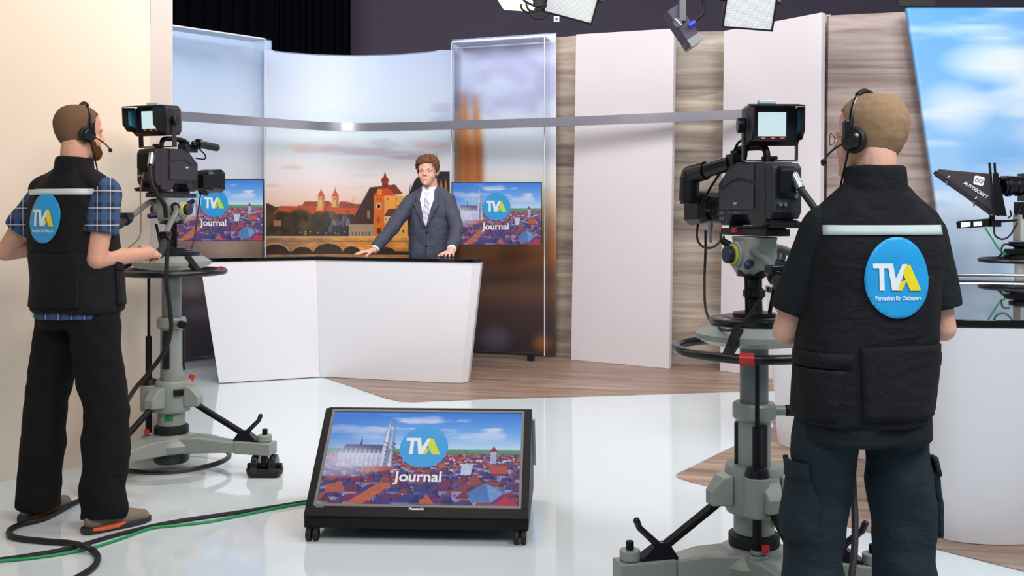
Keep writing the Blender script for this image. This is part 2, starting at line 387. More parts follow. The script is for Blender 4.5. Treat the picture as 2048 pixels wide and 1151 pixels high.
# ------------------------------------------------------------------ pictures (prints and screens) drawn as coloured point grids
class Cv:
    def __init__(s, w, h): s.w, s.h = w, h; s.a = np.zeros((h, w, 3), np.float32); s.yy, s.xx = np.mgrid[0:h, 0:w].astype(np.float32)
    def grad(s, stops):
        ys = np.array([q[0] for q in stops], np.float32)
        for c in range(3): s.a[:, :, c] = np.interp(np.arange(s.h), ys, [q[1][c] for q in stops])[:, None]
        return s
    def put(s, m, col): s.a = s.a * (1 - m[..., None]) + np.array(col, np.float32) * m[..., None]
    def poly(s, pts, col, al=1.0):
        xs = [p[0] for p in pts]; ys = [p[1] for p in pts]
        x0, x1 = max(0, int(min(xs)) - 1), min(s.w, int(max(xs)) + 2); y0, y1 = max(0, int(min(ys)) - 1), min(s.h, int(max(ys)) + 2)
        if x0 >= x1 or y0 >= y1: return s
        acc = np.zeros((y1 - y0, x1 - x0), np.float32)
        for ox, oy in ((-.25, -.25), (.25, -.25), (-.25, .25), (.25, .25)):
            X = s.xx[y0:y1, x0:x1] + ox; Y = s.yy[y0:y1, x0:x1] + oy; ins = np.zeros(X.shape, bool); n = len(pts)
            for i in range(n):
                ax, ay = pts[i]; bx, by = pts[(i + 1) % n]
                if ay == by: continue
                ins ^= ((ay > Y) != (by > Y)) & (X < (bx - ax) * (Y - ay) / (by - ay) + ax)
            acc += ins * 0.25
        m = (acc * al)[..., None]; s.a[y0:y1, x0:x1] = s.a[y0:y1, x0:x1] * (1 - m) + np.array(col, np.float32) * m
        return s
    def rect(s, x0, y0, x1, y1, col, al=1.0): return s.poly([(x0, y0), (x1, y0), (x1, y1), (x0, y1)], col, al)
    def blob(s, cx, cy, rx, ry, col, al=1.0, soft=1.0):
        d = ((s.xx - cx) / rx) ** 2 + ((s.yy - cy) / ry) ** 2
        s.put(np.clip((1 - d) / soft, 0, 1) * al, col); return s
    def noise(s, sx, sy, seed, octv=4):
        rng = np.random.default_rng(seed); out = np.zeros((s.h, s.w), np.float32); amp = 1.0; tot = 0
        for o in range(octv):
            nx, ny = int(s.w / sx) + 3, int(s.h / sy) + 3; g = rng.random((ny, nx)).astype(np.float32)
            fx = s.xx / sx; fy = s.yy / sy; ix = fx.astype(int); iy = fy.astype(int); tx = fx - ix; ty = fy - iy
            tx = tx * tx * (3 - 2 * tx); ty = ty * ty * (3 - 2 * ty)
            out += amp * ((g[iy, ix] * (1 - tx) + g[iy, ix + 1] * tx) * (1 - ty) + (g[iy + 1, ix] * (1 - tx) + g[iy + 1, ix + 1] * tx) * ty)
            tot += amp; amp *= 0.5; sx = max(sx / 2, 1.01); sy = max(sy / 2, 1.01)
        return out / tot
    def blur(s, r):
        for _ in range(2):
            for ax in (0, 1):
                pad = [(0, 0)] * 3; pad[ax] = (r + 1, r); c = np.cumsum(np.pad(s.a, pad, mode='edge'), axis=ax)
                n = s.a.shape[ax]; hi = np.take(c, range(2 * r + 1, 2 * r + 1 + n), axis=ax); lo = np.take(c, range(0, n), axis=ax); s.a = ((hi - lo) / (2 * r + 1)).astype(np.float32)
        return s
    def grid(s, name, pos):                            # pos(X, Y arrays of cells) -> (h, w, 3)
        h, w = s.h, s.w; co = pos(s.xx, s.yy).astype(np.float32).reshape(-1, 3)
        i = np.arange(h * w).reshape(h, w); f = np.stack([i[:-1, :-1], i[1:, :-1], i[1:, 1:], i[:-1, 1:]], -1).reshape(-1, 4)
        me = bpy.data.meshes.new(name); me.vertices.add(h * w); me.vertices.foreach_set('co', co.ravel())
        nf = len(f); me.loops.add(nf * 4); me.loops.foreach_set('vertex_index', f.ravel().astype(np.int32)); me.polygons.add(nf)
        me.polygons.foreach_set('loop_start', np.arange(nf, dtype=np.int32) * 4); me.update(calc_edges=True)
        c = np.clip(s.a / 255.0, 0, 1); c = np.where(c <= 0.04045, c / 12.92, ((c + 0.055) / 1.055) ** 2.4)
        at = me.color_attributes.new('picture', 'FLOAT_COLOR', 'POINT')
        at.data.foreach_set('color', np.concatenate([c.reshape(-1, 3), np.ones((h * w, 1))], 1).astype(np.float32).ravel())
        return me

def city_picture(W=420, H=236):
    c = Cv(W, H); rng = random.Random(3)
    c.grad([(0, (62, 124, 214)), (.25 * H, (120, 172, 232)), (.41 * H, (190, 212, 236)), (.42 * H, (120, 150, 150)), (.5 * H, (110, 96, 120)), (H, (54, 40, 88))])
    n = c.noise(90, 22, 5); c.put(np.clip((n - .52) * 5, 0, .75) * np.clip(1 - (c.yy / H - .2) / .25, 0, 1) * np.clip((c.yy / H) / .1, 0, 1), (226, 224, 236))
    c.put(np.clip(.4 - c.xx / W * 1.1, 0, .4), (50, 100, 196))
    m = ((c.yy > .405 * H) & (c.yy < .47 * H)).astype(np.float32); c.put(m * (c.noise(12, 4, 9) * .8 + .1), (70, 138, 84)); 
    def house(x, y, s, k):
        roof = rng.choice([(178, 84, 58), (196, 98, 62), (150, 66, 66), (132, 62, 88), (170, 60, 62), (92, 70, 120), (70, 80, 130)])
        wall = rng.choice([(206, 206, 226), (150, 156, 202), (226, 216, 216), (110, 116, 176), (176, 184, 214), (84, 88, 150)])
        dk = tuple(v * .62 for v in roof); t = rng.uniform(-.4, .4)
        c.rect(x - s, y - s * .3, x + s, y + s * .75, wall); c.rect(x + s * .4, y - s * .3, x + s, y + s * .75, tuple(v * .7 for v in wall))
        c.poly([(x - s * 1.1, y - s * .25), (x - s * .4 + t * s, y - s * .95), (x + s * .55 + t * s, y - s * .95), (x + s * 1.1, y - s * .25)], roof)
        c.poly([(x + s * .3, y - s * .25), (x + s * .55 + t * s, y - s * .95), (x + s * 1.1, y - s * .25)], dk)
        if s > 6:
            for q in range(3): c.rect(x - s * .8 + q * s * .5, y + s * .05, x - s * .65 + q * s * .5, y + s * .3, (60, 60, 100))
        if s > 9:
            for q in range(5):
                a = -1 + q * .4; c.poly([(x + s * a, y - s * .28), (x + s * (a + .12), y - s * .28), (x + s * (a + .25), y - s * .6), (x + s * (a + .13), y - s * .6)], dk, .5)
    y = .47
    while y < 1.05:
        s = 2.4 + (y - .45) * 38; nx = int(W / (s * 1.5))
        for q in range(nx + 1): house((q + rng.uniform(-.4, .4)) * s * 1.55, y * H + rng.uniform(-.4, .4) * s, s * rng.uniform(.7, 1.25), 0)
        y += s * .75 / H
    c.put(np.clip((c.yy / H - .55) / .45, 0, .35), (40, 30, 100))
    # big roofs low in the picture
    for pts, col in (([(.14, .98), (.30, .76), (.36, .79), (.22, .99)], (190, 96, 60)), ([(.02, .80), (.10, .76), (.13, .86), (.03, .88)], (182, 92, 62)), ([(.74, .86), (.83, .76), (.92, .86), (.86, .96), (.76, .96)], (72, 120, 180)), ([(.83, .76), (.92, .86), (.86, .96)], (110, 150, 200)), ([(.87, 1.0), (.93, .88), (.99, .97), (.99, 1.0)], (176, 46, 70)), ([(.50, .98), (.54, .88), (.58, .98)], (196, 90, 60)), ([(.20, .61), (.23, .58), (.36, .585), (.36, .63), (.2, .66)], (188, 84, 58)), ([(.84, .58), (.93, .58), (.94, .66), (.85, .66)], (180, 84, 62)), ([(.70, .56), (.76, .57), (.75, .68), (.70, .68)], (196, 206, 230))):
        c.poly([(a * W, b * H) for a, b in pts], col)
    # cathedral with twin towers, in mist
    c.poly([(.07 * W, .46 * H), (.09 * W, .365 * H), (.30 * W, .365 * H), (.30 * W, .46 * H)], (96, 96, 134)); c.rect(.06 * W, .46 * H, .3 * W, .6 * H, (206, 212, 230))
    for q in range(9): c.rect((.075 + q * .024) * W, .47 * H, (.083 + q * .024) * W, .6 * H, (150, 156, 186))
    for q in range(9): c.poly([((.07 + q * .024) * W, .47 * H), ((.075 + q * .024) * W, .40 * H), ((.08 + q * .024) * W, .47 * H)], (190, 196, 216))
    c.poly([(.165 * W, .37 * H), (.171 * W, .27 * H), (.178 * W, .37 * H)], (60, 96, 140))
    for ax, at, x0, x1 in ((.309, .03, .275, .325), (.330, .08, .318, .352)):
        c.poly([(x0 * W, .60 * H), ((x0 + .012) * W, .32 * H), (ax * W, at * H), ((x1 - .008) * W, .34 * H), (x1 * W, .60 * H)], (128, 134, 168))
        c.poly([((x0 + .004) * W, .60 * H), ((x0 + .014) * W, .33 * H), ((ax - .002) * W, (at + .06) * H), ((ax) * W, .36 * H), ((x0 + .024) * W, .60 * H)], (206, 208, 222))
        for q in range(6):
            yy = (.34 + q * .042) * H; c.rect((x0 + .012) * W, yy, (x1 - .01) * W, yy + 1.2, (76, 84, 124)); c.rect((x0 + .026) * W, yy + 2, (x0 + .032) * W, yy + 7, (66, 70, 110))
    c.blob(.10 * W, .55 * H, .24 * W, .19 * H, (214, 214, 232), .85)
    c.rect(.845 * W, .43 * H, .875 * W, .56 * H, (170, 174, 206)); c.poly([(.838 * W, .43 * H), (.86 * W, .37 * H), (.882 * W, .43 * H)], (150, 60, 66))
    n = c.noise(5, 5, 2, 3); k = np.clip((c.yy / H - .44) * 8, 0, 1); c.a *= (1 + (n - .5) * .22 * k)[..., None]; c.put(k * .16, (104, 104, 160)); return c

def evening_picture():                                 # riverside town at sunset; cells are one photo pixel wide
    x0, y0 = 528, 100; c = Cv(380, 412)
    c.grad([(0, (196, 210, 238)), (110, (214, 224, 240)), (150, (206, 224, 234)), (210, (232, 234, 240)), (262, (240, 226, 222)), (300, (240, 206, 188)), (320, (226, 180, 160)), (412, (40, 30, 26))])
    p = lambda a, b: (500 + a / 3.836 - x0, 220 + b / 3.836 - y0)
    n = c.noise(70, 12, 21)
    for cx, cy, rx, ry, col, al in ((690, 285, 20, 9, (232, 206, 190), .3), (600, 292, 34, 9, (238, 206, 188), .8), (650, 298, 60, 10, (222, 200, 204), .9), (700, 300, 70, 12, (204, 194, 210), .9), (770, 306, 90, 9, (206, 192, 206), .9), (775, 288, 50, 12, (186, 184, 200), .8), (850, 286, 60, 14, (222, 204, 206), .8), (820, 314, 50, 6, (190, 180, 200), .7), (575, 336, 32, 6, (226, 202, 192), .8), (545, 371, 26, 4, (200, 186, 190), .7), (700, 375, 40, 3, (210, 196, 196), .4), (730, 350, 40, 4, (220, 214, 216), .5), (560, 285, 40, 20, (200, 220, 226), .3), (890, 232, 40, 26, (176, 178, 208), .6)):
        d = ((c.xx + x0 - cx) / rx) ** 2 + ((c.yy + y0 - cy) / ry) ** 2
        c.put(np.clip(1.15 - d - (n - .45) * 2.6, 0, 1) * al, col)
    def q(pts, col, al=1.0): c.poly([p(*t) for t in pts], col, al)
    def r(a, b, e, f, col, al=1.0): q([(a, b), (e, b), (e, f), (a, f)], col, al)
    q([(100, 720), (140, 715), (200, 745), (240, 735), (800, 760), (800, 980), (100, 980)], (66, 46, 34))
    q([(395, 735), (420, 700), (515, 700), (600, 695), (640, 720), (640, 760), (395, 760)], (150, 70, 40))
    q([(180, 790), (230, 735), (360, 738), (372, 730), (560, 740), (600, 780), (600, 800), (180, 800)], (188, 78, 38))
    q([(580, 760), (625, 712), (690, 745), (840, 748), (840, 800), (580, 800)], (196, 84, 40)); q([(680, 730), (690, 700), (745, 700), (800, 718), (850, 720), (840, 750), (690, 750)], (150, 72, 50))
    r(510, 742, 560, 770, (232, 150, 70)); q([(735, 705), (743, 655), (752, 705)], (236, 190, 140)); q([(772, 705), (800, 655), (802, 705)], (230, 180, 130))
    for a in (520, 628):
        r(a, 660, a + 52, 745, (226, 170, 104)); r(a + 34, 660, a + 52, 745, (180, 120, 72)); q([(a - 3, 662), (a + 25, 606), (a + 55, 662)], (206, 84, 44)); c.rect(*p(a + 24, 590), p(a + 27, 0)[0], p(0, 608)[1], (120, 60, 50))
        for e in (10, 24): r(a + e, 672, a + e + 6, 686, (110, 66, 40))
    for i in range(40):
        rng = random.Random(i); a = rng.uniform(190, 760); b = rng.uniform(770, 840); s = rng.uniform(10, 26)
        r(a, b, a + s, b + s * .8, rng.choice([(206, 130, 90), (120, 66, 46), (170, 84, 48), (90, 70, 66)])); q([(a - 3, b), (a + s / 2, b - s * .7), (a + s + 3, b)], rng.choice([(176, 74, 38), (110, 56, 38), (70, 44, 40)]))
    for i in range(90):
        rng = random.Random(100 + i); a = rng.uniform(100, 640); b = rng.uniform(800, 950); s = rng.uniform(24, 60); pa = p(a, b)
        c.blob(pa[0], pa[1], s / 3.8, s / 3.4, rng.choice([(58, 46, 26), (72, 56, 32), (44, 36, 26), (86, 66, 36)]), .8, .6)
    r(180, 845, 240, 890, (170, 108, 76)); r(600, 840, 770, 975, (52, 42, 46))
    for i in range(14):
        rng = random.Random(300 + i); a = rng.uniform(600, 740); b = rng.uniform(790, 900); q([(a, b + 40), (a, b), (a + 16, b - 22), (a + 32, b), (a + 32, b + 40)], rng.choice([(90, 84, 100), (60, 50, 56), (126, 110, 110)]))
    for i in range(10): pa = p(random.Random(i).uniform(330, 740), random.Random(i * 7).uniform(930, 950)); c.blob(pa[0], pa[1], 1.6, 1.6, (255, 236, 200), .9)
    # dark church, right
    q([(1222, 640), (1262, 540), (1300, 500), (1420, 470), (1532, 470), (1532, 660), (1222, 700)], (34, 30, 34)); q([(1424, 470), (1430, 310), (1436, 470)], (70, 66, 80))
    for i in range(12): rng = random.Random(i + 50); a = rng.uniform(1410, 1500); q([(a, 620), (a + 6, rng.uniform(520, 560)), (a + 16, 620)], rng.choice([(226, 120, 40), (180, 84, 34), (250, 170, 80)]), .8)
    for a in (1222, 1236, 1250): q([(a, 640), (a + 4, 560), (a + 9, 640)], (40, 34, 40))
    # big roof, gate tower, onion turret
    q([(765, 876), (920, 592), (1112, 570), (1172, 642), (950, 660), (948, 876)], (70, 46, 38)); q([(920, 592), (1112, 570), (1172, 642), (1060, 640), (1040, 600)], (128, 58, 36))
    r(760, 874, 950, 978, (164, 138, 112)); 
    for e in range(6): r(782 + e * 26, 935, 790 + e * 26, 965, (90, 70, 56))
    r(900, 770, 920, 830, (150, 120, 100))
    r(950, 655, 1032, 980, (222, 112, 40)); r(1032, 655, 1176, 980, (238, 164, 72)); q([(944, 660), (985, 605), (1060, 598), (1118, 655)], (208, 74, 34)); r(980, 605, 1010, 650, (230, 140, 60))
    pa = p(988, 737); c.blob(*pa, 5.4, 6.6, (240, 210, 180), 1, .15); c.blob(*pa, 3.6, 4.8, (46, 34, 34), 1, .2)
    for a, b in ((975, 690), (1000, 690), (1050, 690), (1118, 690), (1120, 740)): r(a, b - 14, a + 8, b, (110, 56, 30))
    q([(1028, 815), (1060, 760), (1150, 752), (1130, 815)], (110, 54, 34)); r(1030, 815, 1130, 860, (240, 200, 150)); 
    for e in range(4): r(1040 + e * 22, 822, 1048 + e * 22, 850, (150, 84, 44))
    r(975, 905, 1005, 950, (90, 44, 26)); pa = p(985, 840); c.blob(*pa, 5, 9, (120, 60, 40), .6)
    r(1090, 860, 1206, 1090, (240, 168, 70)); 
    for a, b in ((1170, 940), (1172, 1000), (1140, 1030), (1110, 950)): r(a, b - 22, a + 14, b, (90, 50, 30))
    r(1012, 560, 1060, 585, (120, 44, 34)); pa = p(1035, 540); c.blob(*pa, 8, 7.4, (150, 52, 40), 1, .15); q([(1022, 520), (1036, 470), (1050, 520)], (140, 50, 40))
    # bridge
    n = c.noise(14, 7, 31); br = np.clip((c.xx - 40) / 150, 0, 1)
    m = (c.yy + y0 > 472) & (c.yy + y0 < 505); base = np.stack([150 + 76 * br, 116 + 34 * br, 86 - 20 * br], -1) * (.75 + .5 * n[..., None]); c.a = np.where(m[..., None], base, c.a)
    c.rect(0, 372, 380, 375, (226, 186, 128)); c.rect(0, 381, 380, 383, (130, 90, 60))
    for cx, rx, ry in ((193, 100, 60), (400, 74, 42), (600, 108, 66), (778, 66, 44), (1040, 70, 40)):
        pa = p(cx, 1090); d = ((c.xx - pa[0]) / (rx / 3.8)) ** 2 + ((c.yy - pa[1]) / (ry / 3.8)) ** 2
        c.put(((d < 1.3) & (c.yy < pa[1] + 2)).astype(np.float32), (196, 140, 84)); c.put(((d < 1) & (c.yy < pa[1] + 4)).astype(np.float32), (52, 36, 30))
    c.rect(0, 402, 380, 412, (54, 42, 36)); c.blur(0) if False else None
    return c

def side_picture(x0, x1, right):                       # soft, enlarged print; cells are four photo pixels wide
    W = (x1 - x0) // 4 + 1; H = 170; c = Cv(W, H); Y = lambda y: (y - 50) / 4.0; X = lambda x: (x - x0) / 4.0
    if right:
        c.grad([(Y(50), (196, 204, 236)), (Y(180), (206, 212, 236)), (Y(250), (214, 218, 232)), (Y(330), (226, 228, 232)), (Y(362), (236, 226, 214)), (Y(490), (170, 116, 76)), (Y(520), (166, 106, 66)), (Y(560), (96, 72, 64)), (Y(585), (120, 84, 62)), (Y(620), (84, 62, 58)), (Y(690), (60, 48, 52)), (Y(730), (46, 40, 44))])
        n = c.noise(16, 8, 4); c.put(np.clip((n - .5) * 4, 0, .7) * (c.yy < Y(250)), (172, 172, 208))
        c.blob(X(930), Y(210), 12, 6, (150, 150, 190), .7)
        for ax, ay, a, b in ((928, 186, 913, 943), (951, 194, 940, 967)):
            c.poly([(X(a), Y(372)), (X(a + 4), Y(270)), (X(ax - 2), Y(ay)), (X(ax + 2), Y(ay)), (X(b - 4), Y(270)), (X(b), Y(372))], (200, 120, 58)); c.rect(X(ax + 1), Y(290), X(b), Y(372), (160, 86, 42), .8)
        c.blob(X(990), Y(680), 10, 8, (110, 104, 126), .7); c.blob(X(1085), Y(690), 6, 6, (190, 110, 50), .8)
        for q in range(5): c.blob(X(1010 + q * 18), Y(512), 1.5, 2.5, (110, 66, 46), .6)
    else:
        c.grad([(Y(50), (176, 200, 234)), (Y(150), (196, 214, 240)), (Y(250), (218, 228, 242)), (Y(340), (230, 232, 240)), (Y(460), (238, 214, 206)), (Y(482), (170, 140, 120)), (Y(520), (130, 104, 88)), (Y(548), (92, 80, 84)), (Y(700), (66, 60, 70))])
        c.blob(X(440), Y(505), 16, 7, (200, 176, 160), .6); c.blob(X(380), Y(580), 10, 6, (150, 140, 140), .7); c.blob(X(400), Y(630), 12, 5, (136, 130, 150), .6)
    return c.blur(1)

def sky_picture():                                     # 5 photo pixels per cell
    c = Cv(130, 150); c.grad([(0, (96, 168, 238)), (40, (136, 192, 242)), (80, (176, 210, 244)), (150, (216, 230, 246))])
    n = c.noise(60, 30, 12, 4); c.put(np.clip((n - .46) * 3.2, 0, .85) * np.clip(c.yy / 24, .1, 1), (238, 242, 250))
    c.put(np.clip((c.noise(60, 6, 18, 3) - .5) * 4, 0, .7), (226, 236, 248)); c.blob(40, 22, 30, 9, (240, 244, 252), .8); c.blob(18, 40, 22, 12, (236, 240, 250), .8); c.blob(40, 60, 26, 9, (110, 172, 236), .5)
    return c

# ------------------------------------------------------------------ setting
def struct(o): o['kind'] = 'structure'; return o
b = MB(); b.box((0.5, 5, -0.05), (15, 16, 0.1)); struct(b.build('floor', M_floor))
b = MB(); b.box((0.5, 12.2, 2.5), (15, 0.1, 5.2)); struct(b.build('wall_back', M_dark))
b = MB(); b.box((0.5, 5, 5.05), (15, 16, 0.1)); struct(b.build('ceiling', M_dark))
a0, a1 = G(0, 964), G(300, 905); dr = (a1 - a0).normalized(); s0 = a0 - dr * 2.2
nrm = V(dr.y, -dr.x, 0); e1 = V(-0.3325 * (a1.y - 0.03), a1.y - 0.03, 0)
def wallbox(name, p, q, back, h, m):
    b = MB(); b.hexa([p, q, q + back, p + back, p + V(0, 0, h), q + V(0, 0, h), q + back + V(0, 0, h), p + back + V(0, 0, h)]); return struct(b.build(name, m))
wallbox('wall_left', s0, a1, -nrm * 0.12, 3.3, M_wall)
wallbox('wall_left_return', a1 + V(0.002, 0, 0), e1, V(-0.04, 0.14, 0), 3.3, M_wall2)

# wood floor fields lying flush in the white floor
def floor_field(pts, z0=0.0, z1=0.004):
    b = MB(); b.prism([(p.x, p.y) for p in pts], lambda u, v, k: V(u, v, z0 if k == 0 else z1)); o = b.build('floor_wood_field', M_woodf); return struct(o)
floor_field([G(640, 752), G(700, 772), G(770, 796), G(800, 803), G(830, 804), G(870, 802), G(1480, 783), G(1545, 781), V(2.4, 7.9, 0), V(4.6, 7.6, 0), V(4.6, 8.7, 0), V(1.0, 10.2, 0), V(-1.6, 10.2, 0)])
tip = spline([G(1548, 853), G(1450, 901), G(1375, 938), G(1352, 951), G(1375, 962), G(1430, 976), G(1560, 1008), G(1692, 1052), G(1860, 1095), G(2048, 1143)], 5)
floor_field(tip + [V(3.2, 3.7, 0), V(4.2, 4.4, 0), V(4.2, 7.2, 0), V(2.6, 7.3, 0), V(1.75, 7.0, 0)])

# black drapes high at the back
def drape(name, xa, xb, d, label):
    b = MB(); n = 60; ra, rb = [], []
    for i in range(n + 1):
        x = xa + (xb - xa) * i / n; X = (x - 1024) * d / F; y = d + 0.05 * math.sin(i * 1.1) + 0.02 * math.sin(i * 2.7)
        ra.append(V(X, y, 1.8)); rb.append(V(X, y, 4.4))
    for i in range(n): b.flat([ra[i], ra[i + 1], rb[i + 1], rb[i]])
    bmesh.ops.remove_doubles(b.bm, verts=b.bm.verts[:], dist=1e-4)
    return tag(b.build(name, M_drape, None, 180, 0, 0.01), label, 'curtain')
drape('drape', 250, 556, 11.4, 'black drape high behind the backdrop, left length next to the beige wall')
drape('drape', 552, 702, 11.6, 'black drape high behind the backdrop, narrower length nearer the middle')

# ------------------------------------------------------------------ backdrop: curved print, two side prints, acrylic cases, silver rail
ZT = 2.98
def mural(cv, cell, x0, y0, xs, ds, name, label, zb, ztop):
    def pos(X, Y):
        px = x0 + X * cell; d = np.interp(px, xs, ds); k = len(xs) > 2
        if k: d = np.polyval(np.polyfit(xs, ds, 2), px)
        z = CAMH - (y0 + Y * cell - HOR) * d / F; z = np.clip(z, zb, ztop)
        return np.stack([(px - 1024) * d / F, d, z], -1)
    me = cv.grid(name, pos); o = finish(me, name, M_print, None, 180); s = o.modifiers.new('solid', 'SOLIDIFY'); s.thickness = 0.012; s.offset = -1
    return tag(o, label, 'backdrop')
mural(evening_picture(), 1, 528, 100, [530, 740, 903], [10.05, 10.4, 10.0], 'backdrop_print', 'tall curved backdrop print of a riverside town at sunset behind the presenter', 0.6, ZT)
b = MB()
cols = [(528 + 380 * i / 24) for i in range(25)]
rr = []
for px in cols:
    d = float(np.polyval(np.polyfit([530, 740, 903], [10.05, 10.4, 10.0], 2), px))
    rr.append([V((px - 1024) * d / F, d + 0.015, 0.0), V((px - 1024) * d / F, d + 0.05, 0.0), V((px - 1024) * d / F, d + 0.05, ZT - 0.01), V((px - 1024) * d / F, d + 0.015, ZT - 0.01)])
b.rings(rr); o = b.build('backdrop_carrier', M_greydk, None, 30); tag(o, 'grey curved carrier wall behind the sunset town print', 'backdrop support')
mural(side_picture(300, 544, False), 4, 300, 46, [300, 544], [9.15, 10.17], 'backdrop_print', 'left side backdrop print of pale sky and blurred bridge inside the left acrylic case', 0.03, 3.09)
mural(side_picture(904, 1112, True), 4, 904, 46, [904, 1112], [10.12, 9.74], 'backdrop_print', 'right side backdrop print of blurred orange church spires inside the right acrylic case', 0.03, 3.09)

def acrylic_case(fl, fr, back, zb, zt, label):
    r = thing('acrylic_case', label, 'display case', ((fl.x + fr.x) / 2, (fl.y + fr.y) / 2, 0))
    o0 = r.location.copy(); t = 0.012
    def slab(nm, p, q, bk, z0, z1, m):
        b = MB(); b.hexa([V(*p.xy, z0) - o0, V(*q.xy, z0) - o0, V(*(q + bk).xy, z0) - o0, V(*(p + bk).xy, z0) - o0, V(*p.xy, z1) - o0, V(*q.xy, z1) - o0, V(*(q + bk).xy, z1) - o0, V(*(p + bk).xy, z1) - o0]); b.build(nm, m, r)
    bk = back.normalized(); u = (fr - fl).normalized()
    slab('front_sheet', fl, fr, bk * t, zb, zt, M_acrylic)
    slab('side_sheet', fl + bk * (t + .002), fl + u * t + bk * (t + .002), back - bk * t, zb, zt, M_acrylic)
    slab('side_sheet', fr + bk * (t + .002) - u * t, fr + bk * (t + .002), back - bk * t, zb, zt, M_acrylic)
    slab('top_sheet', fl + bk * .001, fr + bk * .001, back, zt + .001, zt + .014, M_acredge)
    for p in (fl, fr): slab('edge_strip', p - bk * .004 - u * .004, p - bk * .004 + u * .004, bk * .004, zb, zt, M_acredge)
    for k in (0.15, 0.85):
        p = fl + (fr - fl) * k; slab('foot', p - u * .03, p + u * .03, bk * .06, 0.0, zb - .001, M_satin)
    return r
acrylic_case(P(332, 0, 8.86), P(531, 0, 9.6), V(-.15, .14, 0), 0.06, 3.0, 'tall clear acrylic case in front of the pale sky print, left')
acrylic_case(P(903, 0, 9.79), P(1089, 0, 9.45), V(.07, .26, 0), 0.06, 3.0, 'tall clear acrylic case in front of the blurred spires print, right')

b = MB(); rp = []
for px, d in ((360, 8.72), (430, 8.95), (500, 9.2), (580, 9.5), (640, 9.71), (690, 9.83), (740, 9.84), (800, 9.78), (900, 9.63), (1000, 9.47), (1100, 9.3), (1200, 9.1), (1300, 8.9), (1400, 8.74), (1510, 8.5)):
    rp.append(V((px - 1024) * d / F, d, 2.2))
rp = spline(rp, 4)
b.rings([[p + V(0, -.03, -.04), p + V(0, .03, -.04), p + V(0, .03, .04), p + V(0, -.03, .04)] for p in rp]); tag(b.build('silver_rail', M_silver, None, 30), 'long curved brushed silver rail running across the set above the monitors', 'rail')

# ------------------------------------------------------------------ wall panels
def panel(name, m, label, tl, tr, br, bl, dl, dr_, th=0.05, zb=None, zt=None, group=None):
    q = [P(*bl, dl), P(*br, dr_), P(*tr, dr_), P(*tl, dl)]
    for p in (q[0], q[1]): p.z = max(p.z, 0.005) if zb is None else zb
    if zt is not None:
        for p in (q[2], q[3]): p.z = zt
    u = (q[1] - q[0]); u.z = 0; n = V(-u.y, u.x, 0).normalized()
    b = MB(); bk = n * th; b.hexa([q[0], q[1], q[1] + bk, q[0] + bk, q[3], q[2], q[2] + bk, q[3] + bk])
    return tag(b.build(name, m, None, 0, 0.002), label, 'wall panel', group)
panel('white_panel', M_white, 'white upright panel between the two wood strips, under the rail', (1152, 69), (1348, 57), (1338, 738), (1142, 720), 9.58, 9.03)
panel('white_panel', M_white, 'taller white upright panel behind the right camera viewfinder', (1448, 62), (1643, 25), (1638, 772), (1440, 742), 8.92, 8.12)
panel('wood_panel', M_wood, 'narrow wood grain panel beside the right acrylic case', (1092, 76), (1175, 70), (1165, 714), (1086, 712), 9.9, 9.82, zb=0.005)
panel('wood_panel', M_wood, 'wood grain panel between the two white panels', (1335, 64), (1462, 62), (1455, 732), (1325, 732), 9.3, 9.22, zb=0.005)
panel('wood_panel', M_wood, 'thin wood grain strip at the right edge of the tall white panel', (1636, 30), (1662, 29), (1656, 760), (1630, 760), 8.62, 8.6, zb=0.005)
panel('wood_panel', M_woodr, 'wide rose brown wood panel beside the slanted sky backdrop', (1657, 31), (1850, 22), (1900, 770), (1650, 770), 8.45, 8.4, zb=0.005)
# sky backdrop, its left edge leaning outward
sky = sky_picture(); 
def skypos(X, Y):
    d = 8.2; z = 3.02 - Y / 149 * 3.0; left = (1815 - 1024) * d / F + (3.02 - z) / 2.36 * 0.36
    x = left + X / 129 * (5.2 - left); return np.stack([x, np.full_like(x, d), z], -1)
o = finish(sky.grid('sky_backdrop', skypos), 'sky_backdrop', M_print, None, 0); s = o.modifiers.new('solid', 'SOLIDIFY'); s.thickness = 0.06; s.offset = -1
tag(o, 'slanted tall backdrop print of blue sky and white clouds at the right', 'backdrop')

